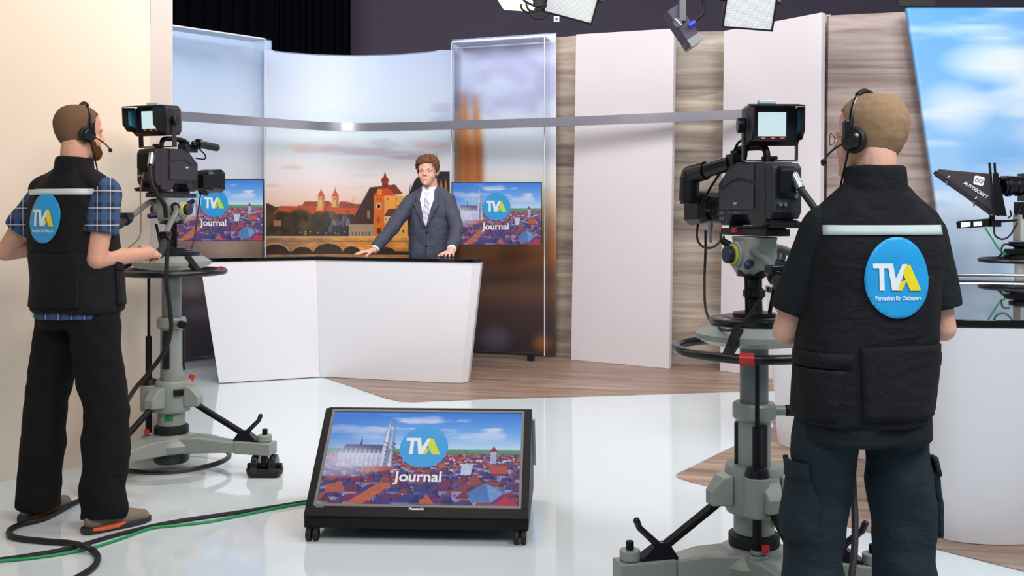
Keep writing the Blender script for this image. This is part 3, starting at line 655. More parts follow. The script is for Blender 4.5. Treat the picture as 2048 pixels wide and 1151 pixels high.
# ------------------------------------------------------------------ screens
LOGO = dict(
    white=[[(-.76, .42), (-.30, .42), (-.30, .28), (-.43, .28), (-.43, -.37), (-.58, -.37), (-.58, .28), (-.76, .28)], [(-.33, .42), (-.17, .42), (-.08, -.02), (.12, .4), (.27, .4), (-.02, -.37), (-.2, -.37)]],
    yellow=[[(.24, .38), (.36, .38), (.7, -.38), (.36, -.38), (.22, -.07), (.14, .14)], [(-.05, -.38), (.06, -.12), (.24, -.06), (.2, -.2), (.1, -.38)]])
def egg(n=48, a=1.0, bq=1.0): return [(a * math.cos(2 * PI * i / n) * (1 - .05 * math.sin(2 * PI * i / n)), bq * math.sin(2 * PI * i / n)) for i in range(n)]
TXT_J = text_polys('Journal', 1.0, 0.02)
TXT_O = text_polys('Fernsehen für Ostbayern', 1.0, 0.02, 1.42)
CITY = city_picture()
def screen_face(parent, f, w, h):
    """f(u, v, off): point of the screen, u and v from its middle in metres"""
    W, H = CITY.w, CITY.h; o00, ou, ov, on = f(0, 0, 0), f(1, 0, 0) - f(0, 0, 0), f(0, 1, 0) - f(0, 0, 0), f(0, 0, 1) - f(0, 0, 0)
    def pos(X, Y):
        u = (X / (W - 1) - .5) * w; v = (.5 - Y / (H - 1)) * h
        return np.stack([o00[k] + u * ou[k] + v * ov[k] for k in range(3)], -1)
    s = finish(CITY.grid('screen', pos), 'screen', M_screen, parent, 0)
    r = h * .225; cx, cy = 0.0, h * (.5 - .384)
    b = MB(); b.flat([f(cx + x * r, cy + y * r, .0008) for x, y in egg()]); lg = b.build('logo', M_logo_b, s, 0); lg['label'] = 'round cyan logo on the screen'
    for key, m in (('white', M_logo_w), ('yellow', M_logo_y)):
        b = MB()
        for p in LOGO[key]: b.flat([f(cx + x * r, cy + y * r, .0014) for x, y in p])
        b.build('logo_letters', m, s, 0)
    k = h * .148
    write(TXT_J, lambda x, y: f(-.01 * w + x * k * 1.02, h * (.5 - .755) + y * k, .0014), 'lettering', M_logo_w, s)
    return s

def wall_monitor(xa, xb, ya, yb, d, label):
    c = P((xa + xb) / 2, (ya + yb) / 2, d); r = thing('wall_monitor', label, 'monitor', c); w = (xb - xa) * d / F; h = (yb - ya) * d / F
    b = MB(); b.box((0, .03, 0), (w, .05, h)); b.build('housing', M_satin, r, 0, .004)
    b = MB(); e = .006
    for cc, ss in (((0, -.001, h / 2 - e / 2), (w, .012, e)), ((0, -.001, -h / 2 + e / 2), (w, .012, e)), ((-w / 2 + e / 2, -.001, 0), (e, .012, h - 2 * e)), ((w / 2 - e / 2, -.001, 0), (e, .012, h - 2 * e))): b.box(cc, ss)
    b.build('bezel', M_black, r, 0)
    screen_face(r, lambda u, v, o: V(u, .003 - o, v), w - 2 * e, h - 2 * e)
    b = MB(); b.box((0, .09, 0), (.2, .08, .2)); b.cyl((0, .12, .0), (0, .25, 0), .03); b.build('wall_bracket', M_satin, r)
    return r
wall_monitor(331, 527, 358, 482, 8.55, 'wall monitor with town logo screen behind the left camera')
wall_monitor(903, 1084, 364, 490, 9.33, 'wall monitor with town logo screen right of the presenter')

# ------------------------------------------------------------------ presenter's desk
DH = 1.016
tp = [P(400, 0, 8.16), P(632, 0, 8.53), P(900, 0, 8.14), P(945, 0, 8.10), P(962, 0, 8.13), P(966, 0, 8.2), V(-.33, 8.66, 0), V(-1.6, 8.98, 0), V(-2.6, 8.72, 0)]
bp = [P(438, 0, 8.26), P(640, 0, 8.58), P(880, 0, 8.28), P(922, 0, 8.26), P(936, 0, 8.3), P(940, 0, 8.36), V(-.45, 8.6, 0), V(-1.6, 8.92, 0), V(-2.45, 8.66, 0)]
dk = thing('presenter_desk', 'white angular presenter desk with black glass top on the wood floor edge', 'desk', (-1.4, 8.5, 0)); o0 = dk.location.copy()
def bodypart(name, idx):
    b = MB(); b.rings([[V(bp[i].x, bp[i].y, .006) - o0 for i in idx], [V(tp[i].x, tp[i].y, DH - .03) - o0 for i in idx]]); b.build(name, M_desk, dk, 30, .003)
bodypart('left_front_panel', (0, 1, 7, 8)); bodypart('right_front_panel', (1, 2, 3, 4, 5, 6, 7))
b = MB(); cx = sum((p.x for p in tp)) / 9; cy = sum((p.y for p in tp)) / 9
top = [V(p.x + (p.x - cx) * .004, p.y + (-.012 if p.y < 8.55 else .012), 0) - o0 for p in tp]
b.rings([[p + V(0, 0, DH - .028) for p in top], [p + V(0, 0, DH) for p in top]]); b.build('glass_top', M_blackglass, dk, 30, .002)

# ------------------------------------------------------------------ rounded counter at the right
ct = thing('round_counter', 'rounded white counter with black glass top at the right edge', 'desk', (2.3, 5.4, 0)); o0 = ct.location.copy()
base = spline([V(2.0, 4.24, 0), V(1.80, 4.34, 0), V(1.79, 4.66, 0), V(2.16, 5.1, 0), V(2.16, 5.55, 0), V(1.68, 5.9, 0), V(1.64, 6.25, 0), V(2.2, 6.5, 0), V(3.2, 6.6, 0), V(3.7, 5.8, 0), V(3.4, 4.9, 0), V(2.6, 4.40, 0), V(2.25, 4.28, 0)], 6, True)
topc = spline([V(2.04, 4.2, 0), V(1.76, 4.28, 0), V(1.72, 4.66, 0), V(2.06, 5.1, 0), V(2.06, 5.55, 0), V(1.62, 5.88, 0), V(1.58, 6.3, 0), V(2.3, 6.75, 0), V(3.3, 6.85, 0), V(3.9, 5.8, 0), V(3.5, 4.8, 0), V(2.7, 4.30, 0), V(2.3, 4.21, 0)], 6, True)
def lerp(a, b_, t): return [p * (1 - t) + q * t for p, q in zip(a, b_)]
b = MB(); b.rings([[V(p.x, p.y, z) - o0 for p in lerp(base, topc, t * .92)] for z, t in ((.006, 0), (.3, .3), (.6, .62), (.905, 1))]); b.build('counter_body', M_desk, ct, 40)
b = MB(); b.rings([[V(p.x, p.y, z) - o0 for p in topc] for z in (.907, .94)]); b.build('glass_top', M_blackglass, ct, 40, .003)
b = MB(); b.tube(spline([V(1.75, 6.60, .965) - o0, V(2.3, 6.76, .965) - o0, V(3.0, 6.84, .965) - o0, V(3.5, 6.72, .965) - o0], 6), .012); 
for q in ((1.85, 6.6, 0), (2.3, 6.75, 0), (2.95, 6.83, 0)): b.cyl(V(q[0], q[1], .935) - o0, V(q[0], q[1] + .03, .965) - o0, .007)
b.build('rear_rail', M_steel, ct)

# ------------------------------------------------------------------ floor monitor on castors
fm = thing('floor_monitor', 'black sloping floor monitor cabinet on castors showing the logo screen', 'monitor', (0, 0, 0))
bl, br_ = P(606, 1062, 2826 / 660 * 1.0), P(1056, 1062, 2826 / 660 * 1.0)
mx = (bl.x + br_.x) / 2; fm.location = (mx, bl.y, 0); rot = R(-3); fm.rotation_euler = (0, 0, rot)
Wd = .945; zb, zt = .056, .475; run = .41
n_ = V(0, -(zt - zb - .03), run).normalized(); up_ = V(0, run, zt - zb - .03).normalized()
prof = [(0, zb), (0, zb + .045), (run, zt), (run + .06, zt), (run + .26, zb + .1), (run + .26, zb)]
b = MB(); b.prism(prof, lambda u, v, k: V((k - .5) * Wd, u, v)); b.build('cabinet', M_black, fm, 0, .004)
cen = V(0, run / 2, (zb + .045 + zt) / 2); L = math.hypot(run, zt - zb - .045); up_ = V(0, run, zt - zb - .045).normalized(); n_ = V(0, -up_.z, up_.y)
f = lambda u, v, o: cen + V(u, 0, 0) + up_ * v + n_ * o
sw, sh = .858, .478; vo = .022
def plate(b, u0, u1, v0, v1, o0_, o1_): b.hexa([f(u0, v0, o0_), f(u1, v0, o0_), f(u1, v1, o0_), f(u0, v1, o0_), f(u0, v0, o1_), f(u1, v0, o1_), f(u1, v1, o1_), f(u0, v1, o1_)])
b = MB(); plate(b, -Wd / 2, Wd / 2, sh / 2 + vo + .012, L / 2, .001, .012); plate(b, -Wd / 2, Wd / 2, -L / 2, -sh / 2 + vo - .012, .001, .012); plate(b, -Wd / 2, -sw / 2 - .012, -sh / 2 + vo - .012, sh / 2 + vo + .012, .001, .012); plate(b, sw / 2 + .012, Wd / 2, -sh / 2 + vo - .012, sh / 2 + vo + .012, .001, .012); b.build('front_frame', M_black, fm, 0, .003)
b = MB(); e = .0118
plate(b, -sw / 2 - e, sw / 2 + e, sh / 2 + vo, sh / 2 + vo + e, .001, .010); plate(b, -sw / 2 - e, sw / 2 + e, -sh / 2 + vo - e, -sh / 2 + vo, .001, .010); plate(b, -sw / 2 - e, -sw / 2, -sh / 2 + vo, sh / 2 + vo, .001, .010); plate(b, sw / 2, sw / 2 + e, -sh / 2 + vo, sh / 2 + vo, .001, .010); o = b.build('silver_bezel', M_greydk, fm, 0)
screen_face(fm, lambda u, v, o: f(u, v + vo, o + .004), sw, sh)
write(text_polys('Panasonic', .016, .0006), lambda u, v: f(u, v - sh / 2 + vo - .026, .0125), 'maker_lettering', M_logo_w, fm)
b = MB(); plate(b, -sw / 2, -sw / 2 + .035, -sh / 2 + vo - .022, -sh / 2 + vo - .015, .0122, .013); b.build('front_sticker', M_greydk, fm, 0)
b = MB(); b.box((0, run + .12, zb - .014), (Wd * .72, .22, .026)); b.build('base_board', M_black, fm, 0, .003)
for sx in (-1, 1):
    b = MB(); b.prism([(run + .04, zt - .05), (run + .22, zb + .12), (run + .24, zb + .12), (run + .08, zt - .05)], lambda u, v, k: V(sx * (Wd / 2 + .001 + .012 * k), u, v)); b.build('side_grip', M_steel, fm, 0)
for sx, sy in ((-1, .06), (1, .06), (-1, run + .18), (1, run + .18)):
    c = V(sx * (Wd / 2 - .035), sy - .05, .029); ca = MB(); ca.cyl(c + V(-.026, 0, 0), c + V(-.004, 0, 0), .029); ca.cyl(c + V(.004, 0, 0), c + V(.026, 0, 0), .029); o = ca.build('caster', M_rubber, fm, 35, .004)
    ca = MB(); ca.cyl(c + V(0, 0, .0), c + V(0, .03, zb - .029), .008); ca.box(c + V(0, .05, .03), (.05, .06, .006)); ca.build('caster_fork', M_satin, o)

# ------------------------------------------------------------------ studio lamps
def led_panel(tl, tr, br, bl, d, label, yoke=True, group=None):
    q = [P(*bl, d), P(*br, d), P(*tr, d), P(*tl, d)]; c = (q[0] + q[1] + q[2] + q[3]) / 4; r = thing('led_panel_lamp', label, 'studio light', c, 0, group)
    q = [p - c for p in q]; u = (q[1] - q[0]).normalized(); v = (q[3] - q[0]).normalized(); tilt = R(-18)
    w_ = (q[1] - q[0]).length; h_ = max((q[3] - q[0]).length, .34); n = u.cross(v).normalized()
    n = (n * math.cos(tilt) + v * math.sin(tilt)).normalized(); v2 = n.cross(u).normalized(); 
    mid = q[0] + u * w_ / 2 + v2 * h_ / 2
    g = lambda a, b_, o: mid + u * a + v2 * b_ + n * o
    def bx(b, a0, a1, b0, b1, o0_, o1_): b.hexa([g(a0, b0, o0_), g(a1, b0, o0_), g(a1, b1, o0_), g(a0, b1, o0_), g(a0, b0, o1_), g(a1, b0, o1_), g(a1, b1, o1_), g(a0, b1, o1_)])
    b = MB(); bx(b, -w_ / 2, w_ / 2, -h_ / 2, h_ / 2, -.07, -.004); b.build('housing', M_black, r, 0, .004)
    b = MB(); e = .012
    for t in ((-w_ / 2, w_ / 2, -h_ / 2, -h_ / 2 + e), (-w_ / 2, w_ / 2, h_ / 2 - e, h_ / 2), (-w_ / 2, -w_ / 2 + e, -h_ / 2 + e, h_ / 2 - e), (w_ / 2 - e, w_ / 2, -h_ / 2 + e, h_ / 2 - e)): bx(b, *t, -.003, .012)
    b.build('frame', M_black, r, 0)
    me = bpy.data.meshes.new('led_array'); bm = bmesh.new(); vs = [bm.verts.new(g(a * (w_ / 2 - e), b_ * (h_ / 2 - e), .001)) for a, b_ in ((-1, -1), (1, -1), (1, 1), (-1, 1))]; fc = bm.faces.new(vs); uv = bm.loops.layers.uv.new('UVMap')
    for lp, t in zip(fc.loops, ((0, 0), (1, 0), (1, 1), (0, 1))): lp[uv].uv = t
    bm.to_mesh(me); bm.free(); finish(me, 'led_array', M_led, r, 0)
    for sx in (-1, 1):
        b = MB(); b.cyl(g(sx * (w_ / 2 + .001), 0, -.035), g(sx * (w_ / 2 + .03), 0, -.035), .022); b.build('tilt_knob', M_satin, r)
    b = MB(); pts = [g(-w_ / 2 - .02, 0, -.035), g(-w_ / 2 - .02, h_ / 2 + .06, -.05), g(w_ / 2 + .02, h_ / 2 + .06, -.05), g(w_ / 2 + .02, 0, -.035)]; b.tube(pts, .009)
    tp_ = (pts[1] + pts[2]) / 2; b.cyl(tp_, V(tp_.x, tp_.y, 4.995 - c.z), .014); b.build('yoke', M_satin, r)
    return r, g, w_, h_
r, g, w_, h_ = led_panel((1112, -40), (1204, -14), (1184, 50), (1085, 24), 7.0, 'tilted LED panel lamp tagged with the letter B above the right acrylic case')
b = MB(); pc = P(1113, 38, 6.98) - r.location; b.box(pc, (.036, .004, .036)); b.build('letter_tag', M_paper, r, 0)
write(text_polys('B', .03, .001), lambda u, v: pc + V(u, -.0035, v - .011), 'lettering', M_black, r)
led_panel((1447, -60), (1552, -56), (1545, 63), (1443, 55), 7.0, 'LED panel lamp with bright grid face hanging above the tall white panel')
sl = thing('lamp_bar', 'dark grey lamp seen edge on, hanging slanted over the wood strip', 'studio light', P(1365, 55, 7.2)); o0 = sl.location.copy()
a_, b_ = P(1340, 22, 7.2) - o0, P(1388, 92, 7.2) - o0; ax = (b_ - a_).normalized(); sd = V(ax.z, 0, -ax.x)
b = MB(); pts = [a_ - sd * .05, b_ - sd * .05, b_ + sd * .045, a_ + sd * .045]
b.hexa([p + V(0, -.12, 0) for p in pts] + [p + V(0, .12, 0) for p in pts]); b.build('housing', M_dark, sl, 0, .006)
b = MB(); pts = [b_ - sd * .05 - ax * .055, b_ - sd * .05 + ax * .004, b_ + sd * .045 + ax * .004, b_ + sd * .045 - ax * .055]
b.hexa([p + V(0, -.124, 0) for p in pts] + [p + V(0, .124, 0) for p in pts]); o = b.build('end_cap', M_greydk, sl, 0); o['label'] = 'grey end cap'
b = MB(); b.cyl(P(1356, 45, 7.06) - o0, P(1356, 45, 7.04) - o0, .03); b.cyl(P(1350, 38, 7.03) - o0, P(1362, 50, 7.03) - o0, .008); b.build('tilt_clamp', M_steel, sl)
b = MB(); b.box(P(1365, 5, 7.06) - o0, (.05, .02, .26)); b.cyl(P(1365, -20, 7.06) - o0, V((P(1365, 0, 7.06) - o0).x, (P(1365, 0, 7.06) - o0).y, 4.995 - o0.z), .014); b.build('hanger', M_satin, sl, 0, .003)
b = MB(); b.tube(spline([P(1382, 48, 7.05) - o0, P(1395, 38, 7.05) - o0, P(1408, 22, 7.05) - o0, P(1405, -20, 7.05) - o0], 6), .012); b.build('power_lead', M_black, sl)
b = MB(); b.cyl(P(1378, 52, 7.04) - o0, P(1390, 44, 7.04) - o0, .018); b.build('plug', M_blue, sl)
of = thing('open_face_lamp', 'white open reflector lamp with glowing bulb at the top of the frame', 'studio light', P(1030, 0, 7.0)); o0 = of.location.copy()
b = MB(); b.rings([[P(x, y, d) - o0 for x, y, d in ((1010, -30, 7.1), (1052, -30, 7.1), (1052, -10, 7.1), (1010, -10, 7.1))], [P(x, y, d) - o0 for x, y, d in ((992, -6, 6.85), (1066, 4, 6.85), (1060, 23, 6.85), (1008, 20, 6.85))]], False); b.build('reflector', M_reflector, of, 0, 0, .004)
b = MB(); b.cyl(P(1043, 16, 6.86) - o0, P(1062, 14, 6.86) - o0, .022); b.ball(P(1062, 14, 6.86) - o0, .024); b.build('bulb', M_lamp, of)
b = MB()
for pts in ([(1042, 8), (1044, 18), (1056, 25), (1072, 22), (1092, 14)], [(1046, 0), (1070, 12), (1094, 10)], [(1060, 24), (1066, 34), (1082, 38), (1096, 28)], [(1052, 6), (1056, 18), (1066, 24)]): b.tube(spline([P(x, y, 6.8) - o0 for x, y in pts], 5), .008)
b.build('wire_guard', M_black, of)
b = MB(); b.box(P(1078, 2, 6.9) - o0, (.05, .12, .12)); e = P(1078, 2, 6.9) - o0; b.cyl(e, V(e.x, e.y, 4.995 - o0.z), .014); b.build('bracket', M_black, of, 35, .004)
tf = thing('lamp_housing', 'dark lamp underside at the top edge above the sky backdrop', 'studio light', P(1835, 0, 7.0)); o0 = tf.location.copy()
b = MB(); b.hexa([P(1798, 6, 6.9) - o0, P(1868, 2, 6.9) - o0, P(1866, -4, 7.3) - o0, P(1800, -2, 7.3) - o0, P(1796, -60, 6.9) - o0, P(1870, -60, 6.9) - o0, P(1870, -60, 7.3) - o0, P(1796, -60, 7.3) - o0]); b.build('housing', M_navy, tf, 0, .004)
b = MB(); b.box(P(1834, 6, 6.9) - o0, (.25, .02, .05)); b.build('front_lip', M_black, tf, 0, .003)
e = P(1834, -55, 7.1) - o0; b = MB(); b.cyl(e, V(e.x, e.y, 4.995 - o0.z), .016); b.build('hanger', M_satin, tf)
# ------------------------------------------------------------------ camera pedestals
def polar(a, r, z=0.0): return V(r * math.cos(R(a)), r * math.sin(R(a)), z)
def pedestal(loc, zr, zmid, arms, rod, clips, spoke, label):
    r = thing('camera_pedestal', label, 'camera pedestal', loc)
    b = MB(); b.lathe([(0, .10), (.10, .10), (.14, .115), (.15, .15), (.12, .185), (.085, .2), (0, .2)]); b.build('hub', M_grey, r)
    b = MB(); b.lathe([(0, .045), (.085, .045), (.095, .06), (.095, .099), (0, .099)]); b.build('hub_underside', M_satin, r)
    b = MB(); b.lathe([(0, .201), (.088, .201), (.09, .205), (.09, .238), (.078, .245), (0, .245)]); b.build('column_boot', M_rubber, r)
    b = MB(); b.lathe([(0, .246), (.072, .246), (.072, .318), (0, .318)]); b.build('column_base', M_grey, r)
    for a, L in arms:
        t = polar(a + 90, 1); d = polar(a, 1)
        def sec(q, hw, z0, z1, bm): return [d * q - t * hw + V(0, 0, z0), d * q + t * hw + V(0, 0, z0), d * q + t * hw + V(0, 0, z1), d * q - t * hw + V(0, 0, z1)]
        b = MB(); b.rings([sec(.06, .085, .105, .186, 0), sec(.2, .06, .112, .192, 0), sec(.3, .04, .115, .18, 0), sec(L - .16, .034, .118, .176, 0)]); arm = b.build('arm', M_grey, r, 25, .006)
        b = MB(); b.rings([sec(L - .158, .042, .116, .182, 0), sec(L + .05, .042, .116, .182, 0)]); b.build('arm_end', M_grey, arm, 25, .006)
        b = MB(); b.cyl(d * L + V(0, 0, .183), d * L + V(0, 0, .218), .036); b.build('end_boss', M_grey, arm, 35, .004)
        b = MB(); b.cyl(d * L + V(0, 0, .219), d * L + V(0, 0, .248), .014); b.build('end_knob', M_black, arm, 35, .003)
        # castor with two wheels and a cable guard
        c = d * L + V(0, 0, .058)
        b = MB(); b.rings([[c + V(x, y, z) for x, y in ((-.085 * k, -.05 * k), (.085 * k, -.05 * k), (.098 * k, 0), (.085 * k, .05 * k), (-.085 * k, .05 * k), (-.098 * k, 0))] for z, k in ((-.05, .92), (-.02, 1.0), (-.012, .96))]); cs = b.build('caster_guard', M_rubber, r, 30, .005)
        for s in (-1, 1):
            b = MB(); b.cyl(c + V(s * .046 - .018, 0, 0), c + V(s * .046 + .018, 0, 0), .057, n=32); o = b.build('wheel', M_satin, cs, 35, .006)
        b = MB(); b.cyl(c + V(-.09, 0, 0), c + V(.09, 0, 0), .012); b.box(c + V(0, 0, .03), (.03, .05, .07)); b.build('axle', M_black, cs)
        # brace and its lever
        p0 = polar(a, .115, .375); p1 = polar(a, L - .12, .215)
        b = MB(); b.cyl(p0, p1, .0165); br = b.build('brace', M_black, r)
        b = MB(); b.hexa([d * (L - .17) - t * .03 + V(0, 0, .183), d * (L - .03) - t * .03 + V(0, 0, .183), d * (L - .03) + t * .03 + V(0, 0, .183), d * (L - .17) + t * .03 + V(0, 0, .183), d * (L - .14) - t * .014 + V(0, 0, .235), d * (L - .10) - t * .014 + V(0, 0, .235), d * (L - .10) + t * .014 + V(0, 0, .235), d * (L - .14) + t * .014 + V(0, 0, .235)]); b.cap(d * (L - .12) + V(0, 0, .21), .013, d * (L - .035) + V(0, 0, .29), .011); b.cap(d * (L - .035) + V(0, 0, .29), .011, d * (L - .025) + V(0, 0, .315), .012); b.build('lock_lever', M_satin, br, 35)
    # collar with lugs
    b = MB(); b.lathe([(.05, .32), (.098, .32), (.104, .335), (.104, .47), (.098, .485), (.05, .485)]); b.build('collar', M_grey, r)
    for a, L in arms:
        d = polar(a, 1); t = polar(a + 90, 1)
        b = MB(); b.rings([[d * q - t * hw + V(0, 0, z0), d * q + t * hw + V(0, 0, z0), d * q + t * hw + V(0, 0, z1), d * q - t * hw + V(0, 0, z1)] for q, hw, z0, z1 in ((.1, .045, .35, .46), (.135, .035, .352, .45), (.175, .028, .352, .40))]); b.build('collar_lug', M_grey, r, 25, .005)
        b = MB(); b.box(polar(a + 60, .106, .43), (.05, .03, .035), Matrix.Rotation(R(a + 150), 3, 'Z')); b.build('collar_catch', M_satin, r, 25, .004)
    b = MB(); b.cyl(polar(rod[0] + 180, .1, .47), polar(rod[0] + 180, .115, .5), .016); o = b.build('release_knob', M_red, r)
    b = MB(); b.lathe([(0, .486), (.058, .486), (.058, zmid - .04), (0, zmid - .04)]); b.build('middle_column', M_grey, r)
    for k in range(3):
        a = rod[0] + (50 if len(clips) == 2 else 20) + k * 120
        b = MB(); b.box(polar(a, .062, (zmid - .06 + zmid - .24) / 2), (.012, .04, .2), Matrix.Rotation(R(a), 3, 'Z')); b.build('slide_rail', M_satin, r, 0, .004)
    b = MB(); b.lathe([(.04, zmid - .038), (.07, zmid - .038), (.076, zmid - .03), (.076, zmid + .012), (.07, zmid + .02), (.04, zmid + .02)]); b.cyl(polar(rod[0] + 100, .06, zmid - .01), polar(rod[0] + 100, .11, zmid - .01), .018); b.build('middle_collar', M_grey, r)
    b = MB(); b.cyl(polar(rod[0] + 100, .111, zmid - .01), polar(rod[0] + 100, .15, zmid - .01), .02); b.build('clamp_knob', M_black, r, 35, .004)
    b = MB(); b.lathe([(0, zmid + .021), (.05, zmid + .021), (.05, zr + .012), (0, zr + .012)]); b.build('upper_column', M_greydk, r)
    b = MB(); b.lathe([(0, zr + .014), (.12, zr + .014), (.17, zr + .022), (.205, zr + .04), (.205, zr + .058), (.16, zr + .085), (.15, zr + .09), (0, zr + .09)], 56); b.build('top_disc', M_grey, r)
    b = MB(); b.lathe([(0, zr + .091), (.155, zr + .091), (.158, zr + .097), (.158, zr + .11), (.12, zr + .114), (.115, zr + .118), (0, zr + .118)], 56); b.build('top_mount', M_satin, r)
    b = MB(); b.torus((0, 0, zr), .275, .0165, 72, 12); rg = b.build('steering_ring', M_satin, r)
    for k in range(3):
        a = spoke + 120 * k; d = polar(a, 1); t = polar(a + 90, .02)
        b = MB(); b.hexa([d * .17 - t + V(0, 0, zr + .05), d * .17 + t + V(0, 0, zr + .05), d * .275 + t * .7 + V(0, 0, zr - .005), d * .275 - t * .7 + V(0, 0, zr - .005), d * .165 - t + V(0, 0, zr + .09), d * .165 + t + V(0, 0, zr + .09), d * .285 + t * .7 + V(0, 0, zr + .015), d * .285 - t * .7 + V(0, 0, zr + .015)]); b.build('ring_spoke', M_black, rg, 0, .003)
    for a in clips:
        pts = [polar(a + q, .275, zr) for q in (-5, -2.5, 0, 2.5, 5)]
        b = MB(); b.tube(pts, .021, 12); o = b.build('ring_clip', M_red, rg, 35, .002); o['label'] = 'red clip on the ring'
    b = MB(); b.torus((0, 0, .062), .30, .0135, 64, 10); b.build('foot_ring', M_satin, r)
    p = polar(rod[0], rod[1], 0)
    b = MB(); b.cyl(p + V(0, 0, .5), p + V(0, 0, zr - .02), .0075); b.cyl(p + V(0, 0, .2), p + V(0, 0, .5 + (zmid - .5) * .75), .0165); b.build('gas_strut', M_black, r)
    b = MB(); b.cyl(p + V(0, 0, .33), p + V(0, 0, .47), .045); b.build('strut_sleeve', M_grey, r, 35, .006)
    b = MB(); b.lathe([(.017, .471), (.044, .471), (.038, .497), (.017, .505)], c=p); b.build('strut_cap', M_satin, r)
    b = MB(); b.cyl(p + V(0, 0, .13), p + V(0, 0, .199), .036); b.cyl(p + V(0, 0, .2), p + V(0, 0, .215), .022); b.build('strut_foot', M_grey, r, 35, .004)
    b = MB(); b.cyl(p + polar(rod[0] + 60, .03, .214), p + polar(rod[0] + 60, .03, .235), .014); b.build('lock_button', M_red, r)
    # green sticker on the column
    b = MB(); a0 = rod[0] + 48
    b.rings([[polar(a0 + k * 7, .0728, z) for k in range(6)] + [polar(a0 + k * 7, .0735, z) for k in range(5, -1, -1)] for z in (.275, .308)]); o = b.build('sticker', M_greenlab, r, 0); o['label'] = 'green printed sticker'
    return r
ped1 = pedestal((-1.829, 5.5, 0), 1.063, .80, ((-14, .55), (112, .52), (247, .50)), (212, .118), (35, 214), -42, 'grey camera pedestal beside the man in plaid shirt')
ped2 = pedestal((.863, 3.65, 0), .895, .685, ((194, .47), (338, .40), (282, .5)), (262, .112), (-108,), -122, 'grey camera pedestal lowered, in front of the headset man with glasses')

# ------------------------------------------------------------------ pan heads with handles
def pan_head(loc, rz, h, label, handles):
    r = thing('pan_head', label, 'camera head', loc, rz); inv = Matrix.Rotation(-rz, 3, 'Z')
    b = MB(); b.lathe([(0, .001), (.075, .001), (.075, .012), (.03, .02), (.028, .06), (.04, .07), (.04, .09), (.028, .1), (.028, .13), (.055, .15), (.062, .17), (.062, h * .5), (0, h * .5)]); b.build('mounting_column', M_satin, r)
    for s in (-1, 1):
        b = MB(); b.cyl((s * .045, -.03, .014), (s * .06, -.05, h * .5), .007); b.build('support_strut', M_black, r)
    z0 = h * .5 + .002
    b = MB(); b.rings([[V(sx * wx, sy * wy, z) for sx, sy in ((-1, -.6), (-.6, -1), (.6, -1), (1, -.6), (1, .6), (.6, 1), (-.6, 1), (-1, .6))] for z, wx, wy in ((z0, .05, .05), (z0 + .03, .066, .068), (z0 + .06, .07, .075), (h * .82, .066, .08), (h * .93, .05, .1), (h - .002, .05, .11))])
    b.cyl((-.082, .0, z0 + .075), (.082, 0, z0 + .075), .048, n=32); b.build('head_body', M_grey, r, 35, .006)
    for s in (-1, 1):
        b = MB(); b.cyl((s * .083, 0, z0 + .075), (s * .089, 0, z0 + .075), .036); o = b.build('drag_dial', M_yellow, r, 35); o['label'] = 'yellow drag dial'
        b = MB(); b.cyl((s * .09, 0, z0 + .075), (s * .115, 0, z0 + .075), .031); b.build('drag_knob', M_navy, r, 35, .005)
        b = MB(); b.cap((s * .052, -.06, z0 + .045), .016, (s * .075, -.085, z0 + .04), .014); b.build('lock_knob', M_navy, r)
        b = MB(); b.cap((s * .06, .05, z0 + .1), .015, (s * .085, .07, z0 + .12), .012); b.build('balance_knob', M_black, r)
    for pts, gl in handles:
        L = [inv @ (p - Vector(loc)) for p in pts]; sp = spline(L, 6)
        b = MB(); b.tube(sp, .0145, 12); hd = b.build('handle', M_greydk, r)
        b = MB(); b.cyl(sp[0], sp[2], .022); b.build('handle_clamp', M_black, hd)
        e = L[-1]; dd = (L[-1] - L[-2]).normalized()
        b = MB(); b.tube([e - dd * .01, e + dd * gl * .3, e + dd * gl * .7, e + dd * gl], [.017, .0185, .0175, .0165], 12); b.build('grip', M_rubber, hd)
        b = MB(); b.cyl(e - dd * .06, e - dd * .015, .026); b.box(e - dd * .035 + V(0, 0, .02), (.05, .05, .03)); b.build('zoom_control', M_satin, hd, 35, .004)
    return r
h1 = 1.46 - 1.063 - .119; h2 = 1.298 - .895 - .119
HAND1 = P(320, 505, 4.96)
pan_head((-1.829, 5.5, 1.063 + .118), R(-16), h1, 'grey fluid head with yellow dial under the left camera', (
    ([P(350, 412, 5.42), P(352, 424, 5.32), P(338, 452, 5.16), P(328, 484, 5.02)], .13), ([P(322, 404, 5.48), P(300, 404, 5.38), P(272, 425, 5.18), P(248, 443, 5.02)], .12)))
HAND2L = P(1590, 612, 3.22)
pan_head((.863, 3.65, .895 + .118), R(17), h2, 'grey fluid head with navy knobs under the right camera', (
    ([P(1496, 500, 3.62), P(1512, 504, 3.55), P(1540, 530, 3.42), P(1553, 560, 3.30)], .13), ([P(1535, 500, 3.66), P(1570, 500, 3.6), P(1640, 540, 3.45), P(1690, 580, 3.3)], .12)))

